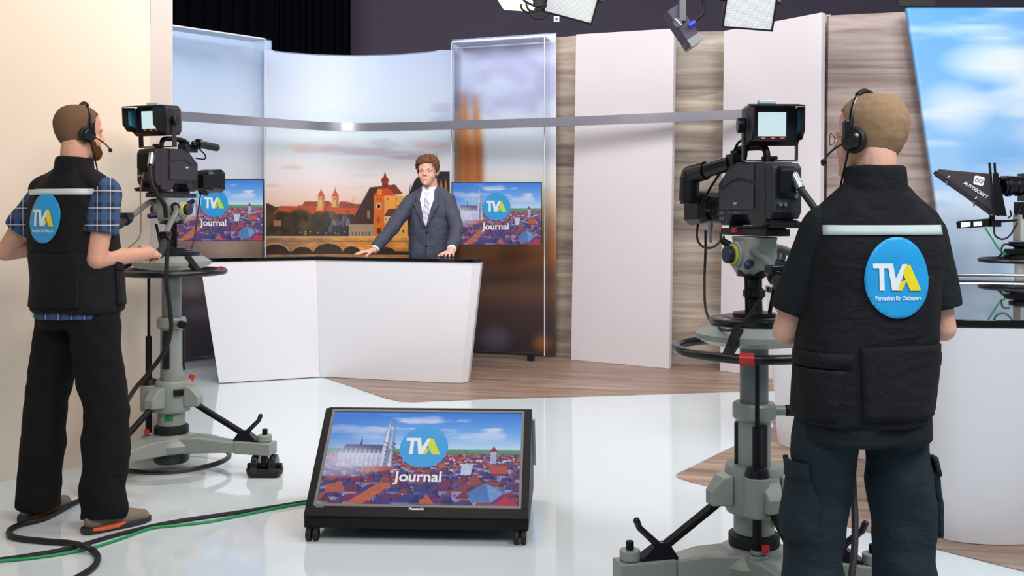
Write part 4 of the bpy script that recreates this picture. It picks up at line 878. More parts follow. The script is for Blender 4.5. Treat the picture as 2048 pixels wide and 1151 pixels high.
# ------------------------------------------------------------------ broadcast cameras
def camera(loc, rz, vf_rz, kind, label):
    r = thing('broadcast_camera', label, 'video camera', loc, rz)
    body = M_cambody if kind == 'eyepiece' else M_cambrown; cover = M_camlight if kind == 'eyepiece' else mat('purple_black_camera_cover', (44, 40, 52), 0.45)
    b = MB(); b.box((0, .0, .013), (.10, .36, .024)); b.box((0, -.02, .03), (.08, .30, .01)); b.build('base_plate', M_satin, r, 0, .003)
    b = MB(); b.box((-.056, .05, .02), (.012, .03, .016)); b.build('plate_release', M_red, r, 0, .002)
    prof = [(-.19, .05), (-.19, .255), (.03, .262), (.10, .245), (.165, .20), (.185, .19), (.185, .055), (.16, .036), (.10, .036), (.07, .075), (-.05, .075), (-.09, .036), (-.17, .036)]
    b = MB(); b.prism(prof, lambda u, v, k: V((k - .5) * .116, u, v)); bd = b.build('camera_body', body, r, 0, .005)
    for s in (-1, 1):
        b = MB(); b.prism([(-.11, .095), (-.11, .18), (-.02, .195), (.06, .188), (.12, .165), (.165, .165), (.165, .095)], lambda u, v, k: V(s * (.0585 + .006 * k), u, v)); b.build('side_door', cover, r, 0, .003)
        b = MB(); b.prism([(-.11, .188), (-.11, .25), (.02, .252), (.095, .236), (.14, .2), (.12, .18), (.06, .198), (-.02, .205)], lambda u, v, k: V(s * (.0585 + .004 * k), u, v)); b.build('upper_cover', cover, r, 0, .002)
        b = MB()
        for k in range(4): b.cyl((s * .0585, .135 + (k % 2) * .02, .06 + (k // 2) * .02), (s * .064, .135 + (k % 2) * .02, .06 + (k // 2) * .02), .006, n=12)
        for k in range(5): b.box((s * .06, .09 - k * .022, .083), (.006, .012, .006))
        b.build('side_switches', M_steel if s < 0 else M_satin, r)
    write(text_polys('SONY', .011, .0004), lambda u, v: V(.0652, .06 + u, .16 + v), 'maker_lettering', M_paper, r) if kind == 'mic' else write(text_polys('SONY', .010, .0004), lambda u, v: V(-.0652, -u + .03, .112 + v), 'maker_lettering', M_paper, r)
    b = MB(); b.prism([(-.245, .085), (-.245, .235), (-.225, .25), (-.192, .25), (-.192, .06), (-.225, .06)], lambda u, v, k: V((k - .5) * .118, u, v)); ad = b.build('rear_adaptor', body, r, 0, .005)
    b = MB(); b.prism([(-.272, .15), (-.272, .225), (-.247, .24), (-.247, .13)], lambda u, v, k: V((k - .6) * .07, u, v)); b.build('rear_block', M_black, ad, 0, .005)
    b = MB(); 
    for q in range(3): b.cyl((.03, -.246, .2 - q * .03), (.03, -.256, .2 - q * .03), .01, n=14)
    for q in range(2): b.cyl((-.035 + q * .02, -.246, .11), (-.035 + q * .02, -.26, .11), .007, n=14)
    b.build('rear_sockets', M_steel, ad)
    b = MB(); b.prism([(-.2, .03), (-.27, .03), (-.29, .045), (-.22, .058), (-.2, .058)], lambda u, v, k: V((k - .5) * .1, u, v)); b.build('rear_foot', M_black, r, 0, .003)
    # thick camera cable and its metal plug
    s = 1 if kind == 'mic' else .4
    b = MB(); b.cyl((.04 * s, -.25, .22), (.062 * s, -.295, .16), .017); b.build('cable_plug', M_steel, ad)
    pts = [(.062 * s, -.295, .16), (.075 * s, -.305, .08), (.09, -.28, .02), (.10, -.22, -.04), (.07, -.16, -.10)] if kind == 'mic' else [(.025, -.295, .16), (.06, -.35, .08), (.10, -.38, -.02), (.12, -.36, -.12)]
    b = MB(); b.tube(spline(pts, 6), .0125, 10); b.build('camera_cable', M_rubber, ad)
    # top handle
    b = MB(); b.tube(spline([V(0, -.1, .258), V(0, -.09, .30), V(0, -.04, .315), V(0, .1, .315), V(0, .15, .30), V(0, .16, .235)], 5), .0135, 10); b.box((0, .13, .285), (.04, .05, .05)); hd = b.build('top_handle', M_black, r)
    # lens and its rectangular hood
    b = MB(); b.cyl((0, .186, .1), (0, .215, .1), .052); b.cyl((0, .215, .1), (0, .32, .1), .044)
    for q in range(4): b.cyl((0, .225 + q * .024, .1), (0, .237 + q * .024, .1), .048)
    b.box((.055, .26, .095), (.05, .10, .075)); b.cap((.055, .22, .035), .014, (.055, .28, .028), .014); b.build('lens', M_black, r, 35, .002)
    b = MB(); b.rings([[V(sx * wx, y, .1 + sz * wz) for sx, sz in ((-1, -.7), (-.7, -1), (.7, -1), (1, -.7), (1, .7), (.7, 1), (-.7, 1), (-1, .7))] for y, wx, wz in ((.321, .047, .047), (.345, .07, .058), (.44, .088, .068))]); b.build('lens_hood', M_satin, r, 30, .003)
    b = MB(); b.box((0, .442, .1), (.15, .004, .11)); b.build('front_glass', M_blackglass, r, 0)
    if kind == 'mic':
        b = MB(); b.cap((.075, .20, .295), .021, (.075, .36, .287), .021); m = b.build('microphone', M_rubber, r)
        b = MB(); b.cyl((.075, .10, .298), (.075, .19, .2955), .011); b.cyl((.075, .15, .297), (.075, .185, .296), .028); b.box((.05, .16, .28), (.03, .03, .05)); b.box((.03, .12, .27), (.06, .12, .04)); b.build('microphone_mount', M_satin, m, 35, .003)
        b = MB(); b.tube(spline([V(.075, .12, .29), V(.10, .19, .24), V(.09, .2, .215), V(.05, .17, .22)], 6), .004); b.build('microphone_lead', M_black, m)
    else:
        b = MB(); b.cyl((-.03, .14, .262), (-.085, .24, .24), .028); b.cyl((-.085, .24, .24), (-.11, .315, .228), .036); b.ball((-.112, .325, .222), .04); b.cyl((-.114, .327, .218), (-.118, .33, .125), .041); b.cyl((-.118, .33, .125), (-.118, .33, .115), .036); b.box((-.02, .12, .27), (.05, .06, .05)); ep = b.build('eyepiece', M_satin, r, 35, .002)
        b = MB(); b.tube(spline([V(-.05, .15, .25), V(-.085, .22, .16), V(-.09, .27, .10), V(-.06, .25, .09)], 6), .005); b.build('eyepiece_lead', M_black, ep)
        b = MB(); b.tube(spline([V(-.01, .15, .3), V(-.02, .09, .335), V(-.02, .03, .34), V(-.01, .05, .275), V(0, .12, .27)], 6), .005); b.build('handle_lead', M_black, hd)
        b = MB(); b.cyl((-.055, .26, .045), (-.055, .26, .02), .011); b.cyl((-.055, .26, .02), (-.055, .26, -.03), .007); b.build('lens_plug', M_steel, r)
    r.scale = (.94, .88, 1)
    # studio viewfinder on a yoke
    vf = bpy.data.objects.new('viewfinder', None); C.objects.link(vf); vf.parent = r; vf.location = (.015, -.13, .385); vf.rotation_euler = (0, 0, vf_rz)
    bpy.data.objects.remove(vf)
    mv = Matrix.Translation((.012, -.12, .385) if kind == 'eyepiece' else (-.025, -.16, .402)) @ Matrix.Rotation(vf_rz, 4, 'Z') @ Matrix.Rotation(R(4), 4, 'X') @ Matrix.Scale(.9 if kind == 'eyepiece' else 1.0, 4)
    T = lambda x, y, z: mv @ V(x, y, z)
    def vb(b, pts): return b.hexa([T(*p) for p in pts])
    b = MB(); oc = ((-1, -.8), (-.85, -1), (.85, -1), (1, -.8), (1, .8), (.85, 1), (-.85, 1), (-1, .8))
    b.rings([[T(sx * wx, y, sz * wz) for sx, sz in oc] for y, wx, wz in ((-.002, .102, .077), (.02, .106, .080), (.13, .104, .078), (.165, .085, .06))]); v = b.build('viewfinder', body, r, 30, .004)
    b = MB()
    vb(b, ((-.104, -.12, .07), (.104, -.12, .07), (.104, -.003, .076), (-.104, -.003, .076), (-.104, -.12, .076), (.104, -.12, .076), (.104, -.003, .082), (-.104, -.003, .082)))
    for s in (-1, 1):
        b.prism([(-.003, -.06), (-.003, .07), (-.12, .069), (-.12, -.02), (-.08, -.055)], lambda u, w_, k: T(s * (.098 + .006 * k), u, w_))
    vb(b, ((-.104, -.03, -.062), (.104, -.03, -.062), (.104, -.003, -.08), (-.104, -.003, -.08), (-.104, -.03, -.055), (.104, -.03, -.055), (.104, -.003, -.055), (-.104, -.003, -.055)))
    b.build('hood', M_black, v, 0, .002)
    b = MB(); b.flat([T(x, -.004, z) for x, z in ((-.062, -.042), (.054, -.042), (.054, .05), (-.062, .05))]); b.build('viewfinder_screen', M_vfscreen, v, 0)
    b = MB(); b.flat([T(.0965, y, z) for y, z in ((-.012, -.04), (-.012, .055), (-.075, .055), (-.075, -.02))] if kind == 'eyepiece' else [T(-.0965, y, z) for y, z in ((-.012, -.04), (-.012, .055), (-.075, .055), (-.075, -.02))]); o = b.build('hood_lining', mat('teal_hood_lining', (50, 110, 130), 0.15), v, 0)
    b = MB(); 
    for q in range(3): b.box(T(-.04 + q * .04, -.005, -.049), (.016, .003, .005))
    b.build('control_lamps', mat('amber_lamp', (226, 110, 60), .4, emit=.5), v, 0)
    b = MB(); 
    for q in range(5): b.cyl(T(-.075 + q * .035, -.003, -.069), T(-.075 + q * .035, -.01, -.069), .006, n=12)
    b.build('control_knobs', M_steel, v)
    b = MB(); b.prism([(.0, 0), (.012, 0), (.012, 1), (0, 1)], lambda u, w_, k: T(-.05 + .07 * w_, .03 + .05 * k, .083 + u * 1.2)); b.build('tally_lamp', mat('pale_tally_lens', (176, 200, 196), .3), v, 0, .003)
    b = MB()
    for s in (-1, 1):
        b.hexa([T(s * .112 - .003, .03, -.135), T(s * .112 + .003, .03, -.135), T(s * .112 + .003, .07, -.135), T(s * .112 - .003, .07, -.135), T(s * .112 - .003, .035, .02), T(s * .112 + .003, .035, .02), T(s * .112 + .003, .07, .02), T(s * .112 - .003, .07, .02)])
    vb(b, ((-.115, .03, -.141), (.115, .03, -.141), (.115, .07, -.141), (-.115, .07, -.141), (-.115, .03, -.135), (.115, .03, -.135), (.115, .07, -.135), (-.115, .07, -.135))); b.build('yoke', M_cambrown, v, 0, .002)
    for s in (-1, 1):
        b = MB(); b.cyl(T(s * .107, .05, .0), T(s * .138, .05, .0), .027); b.build('tilt_knob', M_satin, v, 35, .003)
    c0 = T(0, .05, -.141); b = MB(); b.cyl(V(c0.x, c0.y, .258), c0, .016); b.cyl(c0 - V(0, 0, .018), c0 - V(0, 0, .004), .033); b.cyl(c0 + V(0, 0, .0065), c0 + V(0, 0, .018), .03); b.build('swivel_post', M_satin, v, 35, .002)
    return r
camera((-1.829, 5.5, 1.46), R(-17), R(-2), 'mic', 'left broadcast camera with foam microphone on top, pointed at the presenter')
camera((.863, 3.65, 1.298), R(17), R(-17), 'eyepiece', 'right broadcast camera with folded eyepiece tube and white lit viewfinder')

# ------------------------------------------------------------------ teleprompter camera behind the round counter
PD = 7.4; px = lambda x, y, d=PD: P(x, y, d)
post = px(2040, 0); tc = thing('prompter_camera', 'third studio camera with black teleprompter hood behind the round counter', 'video camera', (post.x, PD, 0)); o0 = tc.location.copy()
q = lambda x, y, d=PD: P(x, y, d) - o0
b = MB(); b.cyl((0, 0, .05), (0, 0, 1.04), .036); b.lathe([(0, 0), (.3, 0), (.3, .03), (.06, .06), (0, .06)]); b.build('post', mat('pale_grey_post', (186, 186, 180), .4), tc)
b = MB(); b.torus((0, 0, 1.037), .265, .0165, 64, 10); b.build('steering_ring', M_satin, tc)
b = MB(); b.lathe([(0, 1.045), (.11, 1.045), (.11, 1.075), (.04, 1.085), (.04, 1.13), (.075, 1.14), (.075, 1.17), (0, 1.17)]); b.box((-.06, -.05, 1.10), (.12, .08, .04)); b.cyl(q(1990, 520), q(2012, 500), .008); b.build('mount', M_black, tc, 35, .003)
b = MB(); b.box((.02, 0, 1.27), (.09, .12, .19)); b.cyl((.03, -.08, 1.30), (.03, -.061, 1.30), .02); b.build('pan_block', mat('pale_grey_post', (186, 186, 180), .4), tc, 0, .006)
b = MB(); b.prism([(1867, 348), (1877, 338), (1979, 347), (1986, 428), (1979, 428), (1870, 352)], lambda u, v, k: q(u, v, 7.18 + .34 * k)); hood = b.build('prompter_hood', mat('dark_brown_hood_cloth', (56, 48, 52), .7), tc, 0, .004)
b = MB(); b.prism([(1866, 347), (1870, 340), (1985, 420), (1986, 429), (1979, 430)], lambda u, v, k: q(u, v, 7.165 + .012 * k)); b.build('hood_frame', mat('dark_frame_bar', (40, 36, 40), .4), hood, 0, .002)
b = MB()
for x, y in ((1893, 360), (1948, 402)): b.cyl(q(x, y, 7.14), q(x, y + 10, 7.15), .006); b.cyl(q(x + 2, y - 4, 7.15), q(x + 6, y - 8, 7.15), .006)
b.build('hood_catch', M_steel, hood)
b = MB()
def rrect(cx, cy, w_, h_, rot_, n=5):
    out = []
    for sx, sy, a0 in ((1, 1, 0), (-1, 1, 90), (-1, -1, 180), (1, -1, 270)):
        for k in range(n): a = R(a0 + 90 * k / (n - 1)); x = sx * (w_ - h_ * .4) + h_ * .4 * math.cos(a); y = sy * (h_ * .6) + h_ * .4 * math.sin(a); out.append((cx + x * math.cos(rot_) - y * math.sin(rot_), cy + x * math.sin(rot_) + y * math.cos(rot_)))
    return out
b.flat([q(x, y, 7.176) for x, y in rrect(1958, 361, 10.5, 9, R(12))]); lg = b.build('hood_emblem', M_paper, hood, 0)
b = MB()
for cx in (1954.0, 1962.5):
    ring = [(cx + 4 * math.cos(2 * PI * k / 20), 361 + (cx - 1958) * .2 + 4 * math.sin(2 * PI * k / 20)) for k in range(20)]; rin = [(cx + 2.6 * math.cos(2 * PI * k / 20), 361 + (cx - 1958) * .2 + 2.6 * math.sin(2 * PI * k / 20)) for k in range(20)]
    for k in range(20): b.flat([q(*p_, 7.172) for p_ in (ring[k], ring[(k + 1) % 20], rin[(k + 1) % 20], rin[k])])
b.build('emblem_rings', M_greydk, hood, 0)
ang = R(33); write(text_polys('AUTOSCRIPT', 1.0, .02, 56.0), lambda u, v: q(1950 + u * math.cos(ang) + v * math.sin(ang), 379 + u * math.sin(ang) - v * math.cos(ang) + 3, 7.172), 'lettering', M_paper, hood)
for x0, x1 in ((1978, 1988), (1988, 1996)):
    b = MB(); b.cyl(q(x0 + 1, 325, 7.12 if x0 < 1980 else 7.5), q(x1, 432, 7.12 if x0 < 1980 else 7.5), .009); b.build('upright_rod', M_satin, tc)
b = MB(); b.hexa([q(1988, 430, 7.2), q(2014, 432, 7.2), q(2014, 432, 7.5), q(1988, 430, 7.5), q(1985, 346, 7.2), q(1996, 344, 7.2), q(1996, 344, 7.5), q(1985, 346, 7.5)]); b.build('back_shroud', M_black, tc, 0, .004)
b = MB(); b.cyl(q(2006, 372), q(2052, 372), .062); b.cyl(q(2012, 372), q(2020, 372), .075); b.cyl(q(2030, 372), q(2040, 372), .072); b.box(q(2062, 374), (.12, .16, .2)); b.cap(q(2004, 357), .02, q(2026, 360), .03); b.build('lens', M_satin, tc, 35, .003)
b = MB(); b.box(q(2050, 420), (.10, .14, .12)); b.build('camera_mount', M_black, tc, 0, .004)
b = MB(); b.hexa([q(1914, 457, 7.15), q(1976, 453, 7.15), q(1984, 450, 7.4), q(1920, 454, 7.4), q(1912, 443, 7.15), q(1976, 437, 7.15), q(1984, 436, 7.4), q(1918, 441, 7.4)]); mo = b.build('prompter_monitor', M_black, tc, 0, .002)
b = MB(); b.flat([q(1922, 454.5, 7.14), q(1941, 452.5, 7.14), q(1941, 443, 7.14), q(1922, 444.5, 7.14)]); b.flat([q(1947, 452.5, 7.14), q(1964, 451.5, 7.14), q(1964, 442, 7.14), q(1947, 443, 7.14)]); b.build('monitor_window', mat('pale_lit_window', (222, 228, 232), .3, emit=.25), mo, 0)
b = MB(); b.box(q(1985, 446, 7.3), (.07, .12, .05)); b.cyl(q(1982, 444, 7.25), q(2034, 440, 7.35), .009); b.cyl(q(1984, 430, 7.3), q(1984, 445, 7.3), .02); b.build('support_rail', M_satin, mo, 0)
for nm, m, pts in (('lead', M_black, [(1988, 450), (1990, 470), (2005, 478), (2020, 470), (2035, 445)]), ('green_lead', M_green, [(1970, 455), (1985, 478), (1998, 498), (2012, 508)]), ('lead', M_black, [(2020, 420), (2022, 430), (2016, 436)]), ('lead', M_black, [(2002, 505), (2006, 490), (2020, 488)]), ('lead', M_black, [(2030, 432), (2038, 425), (2044, 408)])):
    b = MB(); b.tube(spline([q(x, y, 7.1) for x, y in pts], 6), .006); b.build(nm, m, tc)

# ------------------------------------------------------------------ cables on the floor and hanging leads
def floor_cable(pts, r_, name, m, label, first=None):
    p = [G(x, y, r_ + .001) for x, y in pts]; b = MB(); b.tube(spline(([first] if first else []) + p, 8), r_, 8); return tag(b.build(name, m), label, 'cable')
floor_cable([(-60, 1124), (0, 1118), (70, 1108), (144, 1094), (239, 1067), (340, 1044), (480, 1023), (560, 1011), (640, 998)], .009, 'floor_cable', M_rubber, 'black cable running straight across the white floor to the floor monitor')
floor_cable([(-60, 1128), (0, 1121), (80, 1113), (170, 1098), (240, 1077), (300, 1056), (350, 1050), (420, 1042), (500, 1026), (570, 1012), (640, 1001)], .006, 'floor_cable', M_green, 'thin green cable on the white floor leading to the floor monitor')
b = MB(); pts = [G(x, y, .014) for x, y in ((250, 985), (200, 988), (150, 1004), (92, 1034), (40, 1048), (18, 1062), (32, 1074), (90, 1081), (140, 1085))] + [G(166, 1091, .03), G(186, 1100, .014), G(196, 1114, .014), G(186, 1134, .014), G(150, 1156, .014), G(110, 1175, .014)]
b.tube(spline(pts, 8), .0125, 8); tag(b.build('floor_cable', M_rubber), 'thick black cable looping on the floor around the left man\'s shoes', 'cable')
def lead(pts, r_, name, label, m=M_rubber):
    b = MB(); b.tube(spline([P(*p) for p in pts], 8), r_, 8); return tag(b.build(name, m), label, 'cable')
lead([(336, 480, 5.17), (333, 560, 5.16), (340, 620, 5.2), (342, 660, 5.22), (330, 700, 5.22), (300, 742, 5.24), (268, 780, 5.2), (244, 822, 5.12), (230, 862, 5.08), (228, 888, 5.06), (238, 915, 5.06), (242, 942, 5.1)], .0115, 'hanging_cable', 'thick black cable hanging down the left camera pedestal')
lead([(288, 344, 5.26), (281, 380, 5.2), (282, 430, 5.15), (280, 470, 5.05), (266, 488, 5.0), (250, 500, 4.95)], .003, 'thin_lead', 'thin reddish lead from the left camera to the operator', mat('red_brown_wire', (100, 60, 56), .5))
lead([(404, 372, 5.9), (398, 410, 5.85), (394, 440, 5.8), (388, 480, 5.72), (380, 503, 5.66)], .004, 'thin_lead', 'thin black lead dropping from the left camera lens to the pedestal')
lead([(1411, 460, 3.95), (1411, 500, 3.95), (1409, 560, 3.92), (1411, 615, 3.85), (1424, 645, 3.7), (1452, 660, 3.48), (1478, 652, 3.4), (1504, 622, 3.38), (1528, 588, 3.36)], .005, 'hanging_lead', 'black lead looping from the right camera lens to the pan handle')
lead([(1396, 448, 3.98), (1394, 474, 3.95), (1404, 492, 3.92), (1424, 495, 3.85), (1440, 482, 3.75), (1441, 466, 3.68)], .0045, 'hanging_lead', 'short black lead drooping in a loop under the right camera lens')
lead([(1447, 472, 3.75), (1452, 495, 3.72), (1466, 522, 3.68), (1482, 543, 3.66)], .0045, 'hanging_lead', 'black lead from the right camera base down to its grey head')
lead([(1700, 780, 3.2), (1703, 860, 3.3), (1706, 960, 3.35), (1710, 1040, 3.3), (1708, 1110, 3.2), (1700, 1170, 3.1)], .011, 'hanging_cable', 'thick black cable hanging behind the legs of the man with glasses')
# ------------------------------------------------------------------ people
HZ = [0.0, .012, .03, .05, .07, .09, .115, .14, .165, .19, .21, .225, .234, .237]
HFt = [.078, .090, .094, .094, .094, .093, .090, .096, .095, .086, .070, .048, .022, .004]
HBk = [.030, .010, -.020, -.050, -.070, -.084, -.096, -.102, -.103, -.096, -.084, -.066, -.042, -.016]
HW = [.018, .034, .048, .057, .063, .067, .071, .074, .0755, .073, .064, .049, .030, .008]
def head_pt(z, th, off=0.0):
    f, b, w_ = (float(np.interp(z, HZ, t)) for t in (HFt, HBk, HW)); f += off; b -= off; w_ += off
    c, s = math.cos(th), math.sin(th); e = 2 / 2.25
    x = w_ * math.copysign(abs(c) ** e, c) * (1 - .10 * max(0, s) ** 2); y = (f + b) / 2 + (f - b) / 2 * math.copysign(abs(s) ** e, s)
    return V(x, y, z)
def head_prims(mb, T, nose=1.0):
    n = 40; zs = np.interp(np.linspace(0, 1, 36), np.linspace(0, 1, len(HZ)), HZ)
    mb.rings([[T @ head_pt(float(z), 2 * PI * k / n) for k in range(n)] for z in zs])
    t = lambda x, y, z: T @ V(x, y, z)
    mb.rings([[t(sx * w_, y0, z) for sx in (-1, 1)] + [t(.35 * w_, y1, z), t(-.35 * w_, y1, z)] for z, w_, y0, y1 in ((.132, .010, .08, .101), (.115, .011, .08, .106), (.098, .015, .08, .117), (.088, .019, .08, .121), (.080, .017, .08, .108))])
    for s in (-1, 1):
        mb.ball(t(s * .012, .100, .0855), .0085); mb.cap(t(s * .012, .092, .131), .009, t(s * .05, .078, .132), .009)
        mb.cap(t(s * .019, .0855, .1208), .0050, t(s * .044, .0800, .1196), .0048); mb.cap(t(s * .021, .0850, .1082), .0038, t(s * .042, .0792, .1086), .0038)
        mb.ball(t(s * .040, .052, .080), .030, (1, 1, 1.2), n=14)
        for a in range(7):                             # ear rim
            u = -70 + a * 40; v_ = u + 40; p = lambda q: t(s * (.079 + .006 * (1 if q > 20 else .3)), -.012 + .017 * math.cos(R(q)), .105 + .029 * math.sin(R(q)))
            mb.cap(p(u), .0055, p(v_), .0055, 10)
        mb.ball(t(s * .076, -.008, .103), .018, (.45, .8, 1.4))
    mb.cap(t(-.017, .0895, .052), .006, t(.017, .0895, .052), .006); mb.cap(t(-.013, .0895, .0435), .0065, t(.013, .0895, .0435), .0065); mb.ball(t(0, .086, .016), .016)
def shell(T, name, m, parent, off, region, wave=0.0, zmin=0.0, rough=0.0):
    nz, n = 60, 120; bm = bmesh.new(); zs = np.interp(np.linspace(0, 1, nz), np.linspace(0, 1, len(HZ)), HZ); zs = [max(z, zmin) for z in zs]
    g = []
    for z in zs:
        row = []
        for k in range(n):
            th = 2 * PI * k / n; o = off(th, z) if callable(off) else off
            p = head_pt(float(z), th, o)
            if z > .2: p.z += o * min(1, (z - .2) / .037)
            if wave: d = noise.noise((p.x * 38, p.y * 60, p.z * 45)) + .5 * noise.noise((p.x * 90, p.y * 110, p.z * 60)); p += (p - V(0, 0, .12)).normalized() * d * wave
            row.append(bm.verts.new(T @ p))
        g.append(row)
    for i in range(nz - 1):
        for k in range(n):
            th = 2 * PI * (k + .5) / n; z = (zs[i] + zs[i + 1]) / 2
            j = rough * noise.noise((math.cos(th) * 9, math.sin(th) * 9, z * 60)) if rough else 0
            if region(math.sin(th), z + j) and g[i][k].co != g[i + 1][k].co: bm.faces.new((g[i][k], g[i][(k + 1) % n], g[i + 1][(k + 1) % n], g[i + 1][k]))
    if region(0, 1.0): bm.faces.new(g[-1])
    bmesh.ops.delete(bm, geom=[v for v in bm.verts if not v.link_faces], context='VERTS'); bmesh.ops.recalc_face_normals(bm, faces=bm.faces)
    me = bpy.data.meshes.new(name); bm.to_mesh(me); bm.free(); o = finish(me, name, m, parent, 180, 0); s = o.modifiers.new('s', 'SOLIDIFY'); s.thickness = .004; s.offset = -1
    return o
def hairline(pts): return lambda s, z: z > float(np.interp(s, [p[0] for p in pts], [p[1] for p in pts]))

def hand_prims(mb, wrist, fwd, back, right, curl, thumb_curl=.4, spread=.12, k=1.0):
    fwd = fwd.normalized(); back = (back - fwd * back.dot(fwd)).normalized(); th = back.cross(fwd) if right else fwd.cross(back)
    kn = []
    for i in range(4):
        a = wrist + fwd * (.088 - .004 * abs(i - 1)) * k + th * (.030 - .020 * i) * k; kn.append(a)
        mb.cap(wrist + fwd * .018 * k + th * (.016 - .011 * i) * k, .0165 * k, a, .0115 * k)
    for i, Lf in enumerate((.073, .082, .076, .060)):
        p = kn[i]; d = (fwd + th * spread * (1.2 - .8 * i)).normalized(); ang = 0
        for q, fr in enumerate((.45, .31, .24)):
            ang += curl * (.75, 1.0, .8)[q] * (1 + .08 * i); dd = d * math.cos(ang) - back * math.sin(ang); e = p + dd * Lf * fr * k
            mb.cap(p, (.0095 - .0008 * q) * k, e, (.0088 - .001 * q) * k, 10); p = e
    p = wrist + fwd * .022 * k + th * .026 * k; d = (fwd * .72 + th * .68 - back * .18).normalized()
    for q, Lf in enumerate((.042, .032, .026)):
        d = (d + (fwd * .5 - back * .5 - th * .35) * thumb_curl * q).normalized(); e = p + d * Lf * k; mb.cap(p, (.0135 - .0018 * q) * k, e, (.0118 - .0018 * q) * k, 10); p = e

def torso(mb, rings, n=36, e=2.4):
    mb.rings([[V(cx + rx * math.copysign(abs(math.cos(t)) ** (2 / e), math.cos(t)), cy + ry * math.copysign(abs(math.sin(t)) ** (2 / e), math.sin(t)), z) for t in [2 * PI * k / n for k in range(n)]] for z, rx, ry, cx, cy in rings])

class Person:
    def __init__(s, name, label, origin, yaw, H):
        s.o = Vector(origin); s.yaw = yaw; s.H = H; s.k = H / 1.8; s.root = thing(name, label, 'person', origin, yaw); s.inv = Matrix.Rotation(-yaw, 3, 'Z')
    def loc(s, p): return s.inv @ (Vector(p) - s.o)
    def dirl(s, d): return s.inv @ Vector(d)
    def headT(s, pos, yaw, pitch=0.0, roll=0.0): s.T = Matrix.Translation(pos) @ Matrix.Rotation(yaw, 4, 'Z') @ Matrix.Rotation(pitch, 4, 'X') @ Matrix.Rotation(roll, 4, 'Y') @ Matrix.Scale(s.hs, 4); return s.T

def build_body(p, j, skin, hands, neck):
    mb = MB(); k = p.k
    torso(mb, [(z * k, rx * k, ry * k, j['lean'] * (z - .9), j.get('cy', 0)) for z, rx, ry in ((.86, .14, .10), (.95, .155, .105), (1.1, .135, .095), (1.25, .15, .105), (1.38, .155, .10), (1.45, .12, .08), (1.5, .06, .06))])
    for sd in 'LR':
        hip, kn, an = j['hip' + sd], j['knee' + sd], j['ank' + sd]; sh, el, wr = j['sh' + sd], j['el' + sd], j['wr' + sd]
        mb.cap(hip, .080 * k, kn, .055 * k); mb.cap(kn, .055 * k, kn.lerp(an, .35), .054 * k); mb.cap(kn.lerp(an, .35), .054 * k, an, .038 * k)
        mb.cap(an, .036, an + (j['toe' + sd] - an) * .5 - V(0, 0, .02), .024)
        mid = el.lerp(wr, .28)
        mb.cap(V(j['lean'] * .55 + .06 * (1 if sd == 'R' else -1), j.get('cy', 0), sh.z), .055 * k, sh, .052 * k); mb.cap(sh, .053 * k, el, .041 * k); mb.cap(el, .042 * k, mid, .042 * k); mb.cap(mid, .042 * k, wr, .028 * k)
        hf, hb, cu, tc, sp = hands[sd]
        mb.cap(wr, .027 * k, wr + hf.normalized() * .03, .022 * k); hand_prims(mb, wr, hf, hb, sd == 'R', cu, tc, sp, k)
    mb.cap(neck[0], .062 * k, neck[1], .058 * k); head_prims(mb, p.T)
    me = fuse(mb, 'body', .0042, 5, .5); return finish(me, 'body', skin, p.root, 180)

def cloth(mb, name, m, parent, voxel=.009, it=8, amp=.006, sc=9, sq=(1, 1, .6)):
    me = fuse(mb, name, voxel, it); folds(me, amp, sc, sq); return finish(me, name, m, parent, 180)

def trousers(p, j, waist_z, rw, m, rads, cuff=.04):
    mb = MB(); c = (j['hipL'] + j['hipR']) / 2
    torso(mb, [(waist_z, rw[0], rw[1], c.x, c.y), (c.z + .02, rw[0] + .008, rw[1] + .012, c.x, c.y), (c.z - .06, rw[0] + .006, rw[1] + .008, c.x, c.y)])
    for sd in 'LR':
        hip, kn, an = j['hip' + sd], j['knee' + sd], j['ank' + sd]
        mb.cap(hip - V(0, 0, .03), rads[0], kn, rads[1], 20); mb.cyl(kn, an - V(0, 0, cuff), rads[1], rads[2], 20); mb.ball(kn, rads[1])
    return cloth(mb, 'trousers', m, p.root, .010, 7, .013, 7, (1, 1, 1.1))

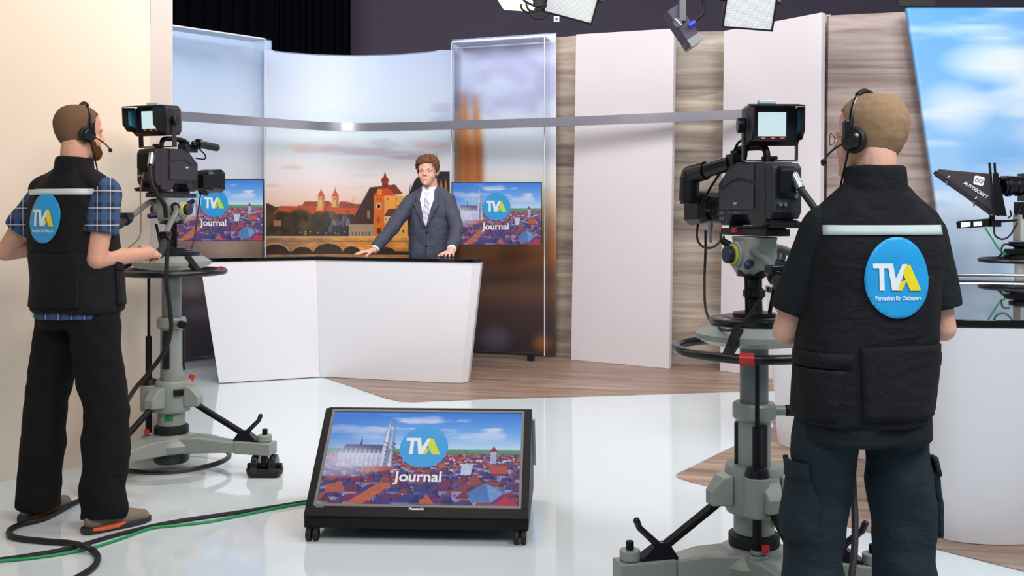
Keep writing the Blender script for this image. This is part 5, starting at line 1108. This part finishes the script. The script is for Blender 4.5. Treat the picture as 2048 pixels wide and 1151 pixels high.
def shoe(p, heel, toe, parent_name, mats, size=1.0):
    d = (toe - heel); d.z = 0; L = d.length; d.normalize(); t = V(-d.y, d.x, 0); g = lambda a, b_, z: V(heel.x, heel.y, 0) + d * a * L + t * b_ + V(0, 0, z)
    mb = MB(); mb.ball(g(.17, 0, .055), .046, (1, .85, 1.0)); mb.cap(g(.15, 0, .05), .040, g(.55, 0, .045), .042); mb.cap(g(.55, .0, .042), .044, g(.86, -.004, .03), .030); mb.cap(g(.2, 0, .08), .042, g(.38, 0, .075), .038); mb.cap(g(.17, 0, .09), .04, g(.2, 0, .105), .042)
    u = finish(fuse(mb, 'shoe', .005, 6), 'shoe', mats[0], p.root, 180)
    out = [(.0, -.5), (.06, -.9), (.3, -.88), (.62, -1.05), (.85, -.85), (.98, -.3), (1.0, 0), (.98, .3), (.85, .85), (.62, 1.0), (.3, .8), (.06, .85), (.0, .5)]
    b = MB(); b.rings([[g(a, q * .047 * w_, z) for a, q in out] for z, w_ in ((.002, .94), (.012, 1.0), (.026, .97))]); b.build('sole', mats[1], u, 40, .003)
    if mats[2]:
        for s in (-1, 1):
            b = MB(); b.tube([g(.10, s * .041, .022), g(.25, s * .0425, .02), g(.45, s * .044, .022), g(.56, s * .046, .028)], [.006, .011, .011, .005], 8); b.build('sole_flash', mats[2], u)
        b = MB()
        for q in range(4): b.tube([g(.46 + q * .07, -.024, .083 - q * .011), g(.465 + q * .07, 0, .090 - q * .011), g(.46 + q * .07, .024, .083 - q * .011)], .0035, 6)
        b.build('laces', M_black, u)
    return u

def eyes_brows(p, iris, browm):
    for s in (-1, 1):
        b = MB(); b.ball(p.T @ V(s * .031, .0752, .1145), .0120 * p.hs, n=20); e = b.build('eye', M_eye, p.root, 180)
        b = MB(); b.ball(p.T @ V(s * .031 - .001, .0846, .1145), .0046 * p.hs, n=14); b.build('iris', iris, e, 180)
        b = MB(); b.tube([p.T @ V(s * .014, .0965, .1310), p.T @ V(s * .03, .0940, .1355), p.T @ V(s * .05, .0815, .1320)], [.0028, .0034, .002], 8); b.build('brow', browm, p.root)
    b = MB(); b.tube([p.T @ V(-.027, .0855, .0525), p.T @ V(-.012, .0945, .0485), p.T @ V(0, .0955, .0475), p.T @ V(.012, .0945, .0485), p.T @ V(.027, .0855, .0525)], [.001, .0028, .0034, .0028, .001], 8); b.build('lips', M_lip, p.root)

def collar(mb, c, z0, z1, r0, r1, open_=0.0, lean=(0, 0)):
    n = 30; rr = []
    for z, r_ in ((z0, r0), ((z0 + z1) / 2, (r0 + r1) / 2), (z1, r1)):
        rr.append([V(c[0] + lean[0] * (z - z0) + r_ * math.cos(2 * PI * k / n), c[1] + lean[1] * (z - z0) + r_ * .95 * math.sin(2 * PI * k / n), z) for k in range(n)])
    mb.rings(rr)

def vest_marks(vest, p, cx, cz, zs, hs, w_, pockets, lean=0.0):
    tr = bvh(vest.data); pl = lambda u, v: V(u, -1, v); dn = (0, 1, 0)
    decal(tr, [[(hs - w_, zs - .013), (hs + w_, zs - .013), (hs + w_, zs + .013), (hs - w_, zs + .013)]], 'reflective_strip', M_stripe, vest, pl, dn, .004)
    bd = decal(tr, [[(cx + x * .092, cz + y * .110) for x, y in egg(40)]], 'badge', M_badge, vest, pl, dn, .006, .01); bd['label'] = 'round cyan badge on the back'
    sc = .092
    decal(tr, [[(cx + x * sc, cz + y * sc) for x, y in q_] for q_ in LOGO['white']], 'badge_letters', M_paper, bd, pl, dn, .0085, .008, 0)
    decal(tr, [[(cx + x * sc, cz + y * sc) for x, y in q_] for q_ in LOGO['yellow']], 'badge_letters', M_badgey, bd, pl, dn, .0085, .008, 0)
    decal(tr, [[(cx + x * sc, cz - .060 + y * sc * 1.3) for x, y in q_] for q_ in TXT_O], 'badge_lettering', M_paper, bd, pl, dn, .0085, .02, .0)
    for poly, dr_, nm in pockets:
        plc = (lambda u, v: V(u, -1, v)) if dr_ == 'back' else ((lambda u, v: V(1, u, v)) if dr_ == 'right' else ((lambda u, v: V(-1, u, v))))
        decal(tr, [poly], nm, M_vest, vest, plc, (0, 1, 0) if dr_ == 'back' else ((-1, 0, 0) if dr_ == 'right' else (1, 0, 0)), .009, .02, .009)

def headset(p, side, label, both=True):
    r = thing('headset', label, 'headset', p.o, p.yaw); T = p.T
    arc = [head_pt(.14, 0, .012)]
    pts = [T @ V(.088 * math.cos(a), .012 + .01 * math.sin(a), .125 + .124 * math.sin(a)) for a in [PI * k / 24 for k in range(25)]]
    b = MB(); b.tube(pts, .0065, 8); b.build('headband', M_satin, r)
    b = MB(); b.tube([q_ + (q_ - T @ V(0, .01, .12)).normalized() * .003 for q_ in pts[8:17]], .0075, 8); b.build('band_pad', M_rubber, r)
    for s in ((side, -side) if both else (side,)):
        b = MB(); b.cyl(T @ V(s * .082, .0, .105), T @ V(s * .10, .0, .105), .038, .036, 28); b.build('ear_cushion', M_rubber, r, 35, .005)
        b = MB(); b.cyl(T @ V(s * .101, .0, .105), T @ V(s * .114, .002, .105), .030, .024, 28); b.box(T @ V(s * .108, .014, .135), (.016, .02, .05)); b.build('ear_shell', M_satin, r, 35, .003)
    b = MB(); b.tube(spline([T @ V(side * .112, .008, .10), T @ V(side * .105, .05, .082), T @ V(side * .085, .09, .06), T @ V(side * .06, .115, .046)], 6), .0032, 8); b.build('mic_boom', M_satin, r)
    b = MB(); b.cap(T @ V(side * .06, .115, .046), .008, T @ V(side * .048, .122, .042), .0085); b.build('mic_tip', M_rubber, r)
    b = MB(); b.tube(spline([T @ V(side * .108, .005, .078), T @ V(side * .10, .02, .03), T @ V(side * .085, .04, -.02), T @ V(side * .075, .055, -.07)], 6), .003, 8); b.build('headset_lead', M_black, r)
    return r

# ---- left camera operator
p = Person('person', 'man in black vest over blue plaid shirt holding the left camera handle, seen from behind', (-1.955, 4.6, 0), R(-24), 1.85); p.hs = 1.02
lx = p.loc; k = p.k; man1 = p
j = dict(lean=0.0, hipL=V(-.1, 0, .93), hipR=V(.1, 0, .93), ankL=lx((-2.15, 4.64, .10)), ankR=lx((-1.785, 4.47, .10)), toeL=lx((-2.09, 4.84, .04)), toeR=lx((-1.61, 4.61, .04)))
j['kneeL'] = lx((-2.12, 4.66, .52)); j['kneeR'] = lx((-1.80, 4.54, .52))
j['shL'] = V(-.195, 0, 1.475); j['shR'] = V(.182, 0, 1.475); j['elL'] = lx((-2.34, 4.73, 1.20)); j['elR'] = lx((-1.815, 4.47, 1.175))
wr1 = P(297, 506, 4.80); j['wrR'] = lx(wr1); j['wrL'] = lx((-2.11, 4.88, 1.24))
hands = dict(R=(p.dirl(P(322, 500, 4.98) - wr1), p.dirl((.55, -.25, .75)), 1.05, .5, .0), L=(p.dirl((.6, .8, .3)), p.dirl((-.5, .2, .8)), 1.0, .5, 0))
p.headT(V(-.008, .018, 1.62), R(-20), R(0))
build_body(p, j, M_skin, hands, (V(0, -.02, 1.49), V(-.0, -.012, 1.67)))
eyes_brows(p, M_iris, M_brow)
shell(p.T, 'hair', M_hairb, p.root, .0045, hairline([(-1, .03), (-.5, .045), (-.15, .085), (.12, .12), (.35, .16), (.6, .195), (1, .205)]), 0, 0, .004)
shell(p.T, 'beard', M_beard, p.root, .005, lambda s, z: (z < float(np.interp(s, [.15, .35, .6, .85, 1], [.085, .075, .055, .036, .036])) and s > .12), 0, 0, .003)
mb = MB()
torso(mb, [(.91, .196, .152, 0, 0), (1.2, .185, .135, 0, 0), (1.42, .17, .115, 0, 0), (1.5, .12, .09, 0, 0)])
for sd in 'LR':
    s = 1 if sd == 'R' else -1; sh, el = j['sh' + sd], j['el' + sd]
    mb.cap(V(s * .08, 0, 1.47), .06, sh, .062); mb.cyl(sh, sh.lerp(el, .62), .064, .073, 24)
cloth(mb, 'shirt', M_plaid, p.root, .008, 6, .005, 10)
mb = MB()
torso(mb, [(.937, .208, .168, 0, .005), (.96, .212, .172, 0, .005), (1.08, .208, .165, 0, .005), (1.22, .218, .152, -.018, 0), (1.36, .224, .142, -.03, 0), (1.45, .216, .128, -.032, 0), (1.505, .175, .108, -.02, 0), (1.56, .095, .085, -.005, -.005)])
for s in (-1, 1): mb.cap(V(s * .07 - .01, -.01, 1.535), .062, V(s * .186 - .025, -.005, 1.478), .064)
collar(mb, (0, -.01), 1.53, 1.63, .092, .084)
vest = cloth(mb, 'vest', M_vest, p.root, .008, 6, .009, 8, (1, 1, .5))
vest_marks(vest, p, -.038, 1.355, 1.472, -.03, .2, [([(.02, .97), (.19, .97), (.19, 1.12), (.02, 1.12)], 'right', 'pocket'), ([(.02, 1.125), (.195, 1.125), (.195, 1.165), (.02, 1.165)], 'right', 'pocket_flap'), ([(-.155, .965), (.155, .965), (.155, 1.2), (-.155, 1.2)], 'back', 'back_pocket'), ([(.06, 1.33), (.14, 1.33), (.14, 1.40), (.06, 1.40)], 'right', 'pocket_flap')])
trousers(p, j, 1.02, (.172, .130), M_pants, (.112, .098, .098), .055)
shoe(p, lx((-2.185, 4.555, 0)), lx((-2.085, 4.835, 0)), 'shoe', (M_shoe, M_shoe2, M_orange)); shoe(p, lx((-1.845, 4.395, 0)), lx((-1.62, 4.60, 0)), 'shoe', (M_shoe, M_shoe2, M_orange))
headset(p, 1, 'black single boom headset on the bearded man in plaid shirt')

# ---- right camera operator
p = Person('person', 'man in glasses, black vest and cargo trousers at the right camera, seen from behind', (.985, 2.885, 0), R(8.5), 1.711); p.hs = .985
lx = p.loc; k = p.k
j = dict(lean=.06, hipL=V(-.102, 0, .82), hipR=V(.102, 0, .82), ankL=lx((.845, 2.87, .09)), ankR=lx((1.12, 2.86, .09)), toeL=lx((.78, 3.07, .04)), toeR=lx((1.17, 3.06, .04)))
j['kneeL'] = lx((.856, 2.91, .45)); j['kneeR'] = lx((1.112, 2.90, .45))
j['shL'] = V(-.112, 0, 1.345); j['shR'] = V(.188, 0, 1.338); j['elL'] = lx(P(1572, 662, 2.95)); j['elR'] = lx(P(1884, 655, 2.92))
j['wrL'] = lx(P(1590, 630, 3.18)); j['wrR'] = lx(P(1790, 590, 3.12))
hands = dict(L=(p.dirl((-.05, .4, .16)), p.dirl((-.5, 0, .86)), .95, .5, .0), R=(p.dirl((-.25, .9, .1)), p.dirl((.4, 0, .9)), .95, .5, 0))
p.headT(V(.035, .02, 1.478), R(32), R(2))
build_body(p, j, M_skin2, hands, (V(.035, -.025, 1.37), V(.037, -.012, 1.545)))
eyes_brows(p, M_iris, M_brow)
shell(p.T, 'hair', M_hairbl, p.root, .006, hairline([(-1, .008), (-.5, .03), (-.15, .08), (.12, .12), (.3, .155), (.55, .19), (1, .2)]), .0015, 0, .004)
mb = MB()
torso(mb, [(.745, .188, .146, 0, 0), (.76, .190, .148, 0, 0), (.9, .18, .13, .01, 0), (1.2, .175, .12, .025, 0), (1.33, .16, .11, .033, 0), (1.42, .1, .08, .035, 0)])
for sd in 'LR':
    s = 1 if sd == 'R' else -1; sh, el = j['sh' + sd], j['el' + sd]
    mb.cap(V(.035 + s * .08, 0, 1.345), .055, sh, .058); mb.cyl(sh, sh.lerp(el, .80), .060, .066, 24)
cloth(mb, 'tshirt', M_tee, p.root, .008, 6, .005, 9)
mb = MB()
torso(mb, [(.80, .190, .154, -.005, 0), (.82, .194, .156, -.005, 0), (.90, .196, .150, 0, 0), (1.0, .198, .142, .012, 0), (1.15, .198, .135, .026, 0), (1.27, .200, .130, .038, 0), (1.33, .186, .118, .038, 0), (1.385, .15, .10, .034, -.005), (1.43, .095, .085, .035, -.01)])
for s in (-1, 1): mb.cap(V(.035 + s * .065, -.012, 1.41), .056, V(.038 + s * .145, -.005, 1.342), .056)
collar(mb, (.033, -.012), 1.40, 1.508, .092, .080)
vest = cloth(mb, 'vest', M_vest, p.root, .007, 6, .008, 8, (1, 1, .5))
vest_marks(vest, p, .034, 1.205, 1.333, .034, .175, [([(-.075, .825), (.185, .825), (.185, 1.02), (-.075, 1.02)], 'back', 'back_pocket'), ([(-.13, .82), (.03, .82), (.03, .955), (-.13, .955)], 'left', 'pocket'), ([(-.135, .96), (.035, .96), (.035, 1.0), (-.135, 1.0)], 'left', 'pocket_flap'), ([(-.06, .83), (.08, .83), (.08, .95), (-.06, .95)], 'right', 'pocket'), ([(-.065, .955), (.085, .955), (.085, .99), (-.065, .99)], 'right', 'pocket_flap')])
tr = trousers(p, j, .9, (.165, .128), M_cargo, (.094, .086, .084), .05)
def half_bvh(me, s): return BVHTree.FromPolygons([v.co.copy() for v in me.vertices], [tuple(q_.vertices) for q_ in me.polygons if q_.center.x * s > .02])
for s, nm in ((-1, 'left'), (1, 'right')):
    tv = half_bvh(tr.data, s)
    pl = (lambda u, v, s=s: V(s * 1.0, u, v)); dn = (-s, 0, 0)
    decal(tv, [[(-.055, .47), (.065, .47), (.065, .655), (-.055, .655)]], 'cargo_pocket', M_cargo, tr, pl, dn, .018, .02, .018)
    decal(tv, [[(-.06, .645), (.07, .645), (.07, .69), (-.06, .69)]], 'cargo_flap', M_cargo, tr, pl, dn, .025, .02, .012)
shoe(p, lx((.865, 2.80, 0)), lx((.78, 3.09, 0)), 'shoe', (M_black, M_shoe2, None)); shoe(p, lx((1.105, 2.79, 0)), lx((1.18, 3.08, 0)), 'shoe', (M_black, M_shoe2, None))
headset(p, -1, 'black headset with boom microphone on the man with glasses')
gl = thing('eyeglasses', 'thin wire eyeglasses on the right camera operator', 'glasses', p.o, p.yaw); T = p.T
for s in (-1, 1):
    b = MB(); b.tube([T @ V(s * .032 + .021 * math.cos(2 * PI * q_ / 24), .113 - .012 * abs(math.cos(2 * PI * q_ / 24)) * (1 if s * math.cos(2 * PI * q_ / 24) > 0 else .2), .112 + .017 * math.sin(2 * PI * q_ / 24)) for q_ in range(24)], .0011, 6, True); b.build('lens_rim', M_satin, gl)
    b = MB(); b.tube([T @ V(s * .054, .101, .115), T @ V(s * .074, .085, .116), T @ V(s * .08, .0, .118), T @ V(s * .079, -.02, .10)], .0012, 6); b.build('temple_arm', M_satin, gl)
b = MB(); b.tube([T @ V(-.011, .113, .115), T @ V(0, .119, .119), T @ V(.011, .113, .115)], .0011, 6); b.build('bridge', M_satin, gl)

# ---- presenter
p = Person('person', 'presenter in blue grey suit and white shirt leaning on the desk with both hands', (-.715, 9.03, 0), R(167), 1.87); p.hs = 1.07
lx = p.loc; k = p.k
j = dict(lean=0.0, hipL=V(-.1, -.03, .96), hipR=V(.1, -.03, .96), kneeL=V(-.11, .0, .53), kneeR=V(.11, .0, .53), ankL=V(-.11, -.03, .1), ankR=V(.11, -.03, .1), toeL=V(-.13, .17, .04), toeR=V(.13, .17, .04), cy=0)
hz = DH + .030
j['shL'] = lx(P(896, 402, 8.98)); j['shR'] = lx(P(822, 402, 9.0)); j['elR'] = lx(P(784, 455, 8.84)); j['elL'] = lx(P(914, 458, 8.86))
wR, wL = V(-1.235, 8.70, hz + .012), V(-.535, 8.52, hz + .014); wR = P(748, 499, 8.70); wL = P(902, 501, 8.50); wR.z = wL.z = hz + .012
j['wrR'] = lx(wR); j['wrL'] = lx(wL)
hands = dict(R=(p.dirl((-.9, -.42, -.10)), p.dirl((-.05, -.1, 1)), .10, .15, .22), L=(p.dirl((-.12, -.96, -.10)), p.dirl((0, -.1, 1)), .14, .15, .2))
p.headT(V(.012, .05, 1.622), R(4), R(-3))
build_body(p, j, M_skin2, hands, (V(0, -.005, 1.52), V(.006, .015, 1.69)))
eyes_brows(p, M_iris, M_brow)
hl = hairline([(-1, .03), (-.5, .045), (-.2, .08), (.0, .105), (.22, .125), (.38, .160), (.6, .178), (1, .186)])
def swept_hair(p, hl, m):
    mb = MB(); n = 48; rg = random.Random(11)
    for i in range(900):
        th = rg.uniform(0, 2 * PI); z = rg.uniform(.03, .236); s = math.sin(th)
        if not hl(s, z + .004): continue
        a = head_pt(z, th, .004); nr = (a - V(0, -.01, .13)).normalized(); top = max(0, min(1, (z - .13) / .07))
        flow = (V(.75, -.55, .0) * top + V(0, -.35, -.9) * (1 - top)); flow += V(rg.uniform(-.18, .18), rg.uniform(-.18, .18), rg.uniform(-.1, .1)); flow = (flow - nr * flow.dot(nr)).normalized()
        L = rg.uniform(.022, .042); lift = .002 + .008 * top * (1.25 if a.x < .02 else .9) + rg.uniform(0, .003)
        q0 = a - flow * L * .4 + nr * lift * .5; q1 = a + flow * L * .3 + nr * lift; q2 = a + flow * L + nr * (lift * .55)
        t = lambda v: p.T @ v
        mb.tube([t(q0), t(q0.lerp(q1, .4)), t(q1), t(q1.lerp(q2, .6)), t(q2)], [.003, .0075, .008, .0065, .002], 7)
    return finish(fuse(mb, 'hair', .0032, 2, .5), 'hair', m, p.root, 180)
swept_hair(p, hl, M_hairp); shell(p.T, 'hair_base', M_hairp, p.root, .004, hl, 0, 0, .004)
mb = MB()
torso(mb, [(.80, .205, .150, 0, 0), (.95, .200, .148, 0, 0), (1.12, .190, .140, 0, 0), (1.28, .205, .142, 0, 0), (1.40, .208, .135, 0, 0), (1.48, .18, .115, 0, 0), (1.55, .12, .095, 0, -.01), (1.585, .085, .08, 0, -.01)])
for sd in 'LR':
    s = 1 if sd == 'R' else -1; sh, el, wr = j['sh' + sd], j['el' + sd], j['wr' + sd]
    mb.cap(V(s * .07, -.01, 1.55), .06, sh, .068); mb.cap(sh, .072, el, .062, 20); mb.cyl(el, el.lerp(wr, .88), .062, .050, 20); mb.ball(el, .062)
jk = cloth(mb, 'jacket', M_suit, p.root, .007, 6, .010, 10, (1, 1, .8))
tv = bvh(jk.data); pl = lambda u, v: V(u, 1, v); dn = (0, -1, 0)
sh_ = decal(tv, [[(-.008, 1.245), (.07, 1.50), (.062, 1.60), (-.058, 1.60), (-.07, 1.50)]], 'shirt', M_shirt, p.root, pl, dn, .010)
mb = MB(); collar(mb, (.003, .0), 1.53, 1.590, .076, .070); b_ = mb; b_.build('shirt_collar', M_shirt, sh_, 60)
for s in (-1, 1):
    b = MB(); b.hexa([V(.003 + s * .005, .078, 1.565), V(.003 + s * .045, .065, 1.55), V(.003 + s * .062, .045, 1.61), V(.003 + s * .01, .078, 1.60), V(.003 + s * .005, .088, 1.562), V(.003 + s * .05, .075, 1.545), V(.003 + s * .066, .05, 1.612), V(.003 + s * .01, .086, 1.602)]); b.build('collar_point', M_shirt, sh_, 0, .002)
ti = decal(tv, [[(-.006, 1.25), (.030, 1.33), (.016, 1.53), (.022, 1.565), (-.018, 1.565), (-.012, 1.53), (-.034, 1.33)]], 'tie', M_tie, p.root, pl, dn, .014)
decal(tv, [[(-.028, 1.30 + q_), (.022, 1.345 + q_), (.021, 1.357 + q_), (-.027, 1.312 + q_)] for q_ in (0, .05, .1, .15)], 'tie_stripes', M_tie2, ti, pl, dn, .0155)
for s in (-1, 1):
    decal(tv, [[(s * .004, 1.235), (s * .088, 1.40), (s * .118, 1.455), (s * .092, 1.475), (s * .098, 1.50), (s * .082, 1.59), (s * .058, 1.585), (s * .066, 1.50), (s * .03, 1.36)]], 'lapel', M_suit, jk, pl, dn, .020, .012, .007)
b = MB()
for z in (1.205, 1.09):
    hit = tv.ray_cast(V(-.004, 1, z), V(0, -1, 0)); b.cyl(hit[0], hit[0] + V(0, .006, 0), .010, n=16)
b.build('jacket_buttons', M_black, jk)
decal(tv, [[(-.004, .82), (.001, .82), (.001, 1.24), (-.004, 1.24)]], 'front_seam', M_black, jk, pl, dn, .002, .02, .001)
for sd in 'LR':
    el, wr = j['el' + sd], j['wr' + sd]; b = MB(); b.cyl(el.lerp(wr, .885), el.lerp(wr, .945), .040, .038, 20); b.build('shirt_cuff', M_shirt, jk)
trousers(p, j, 1.05, (.165, .122), M_suit, (.10, .08, .075), .04)
shoe(p, V(-.10, -.10, 0), V(-.135, .19, 0), 'shoe', (M_black, M_shoe2, None)); shoe(p, V(.10, -.10, 0), V(.135, .19, 0), 'shoe', (M_black, M_shoe2, None))

# ---- groups of like things
GROUPS = dict(white_panel='white set panels', wood_panel='wood grain set panels', led_panel_lamp='LED panel lamps', floor_cable='cables lying on the floor', wall_monitor='wall monitors with the town logo', drape='black drapes', camera_pedestal='grey camera pedestals', pan_head='fluid pan heads', broadcast_camera='broadcast cameras', acrylic_case='clear acrylic cases', headset='operator headsets', backdrop_print='backdrop prints', hanging_lead='leads under the right camera', thin_lead='thin leads at the left camera', hanging_cable='hanging camera cables')
for o in C.objects:
    if o.parent is None and 'label' in o:
        g_ = GROUPS.get(o.name.split('.')[0])
        if g_: o['group'] = g_
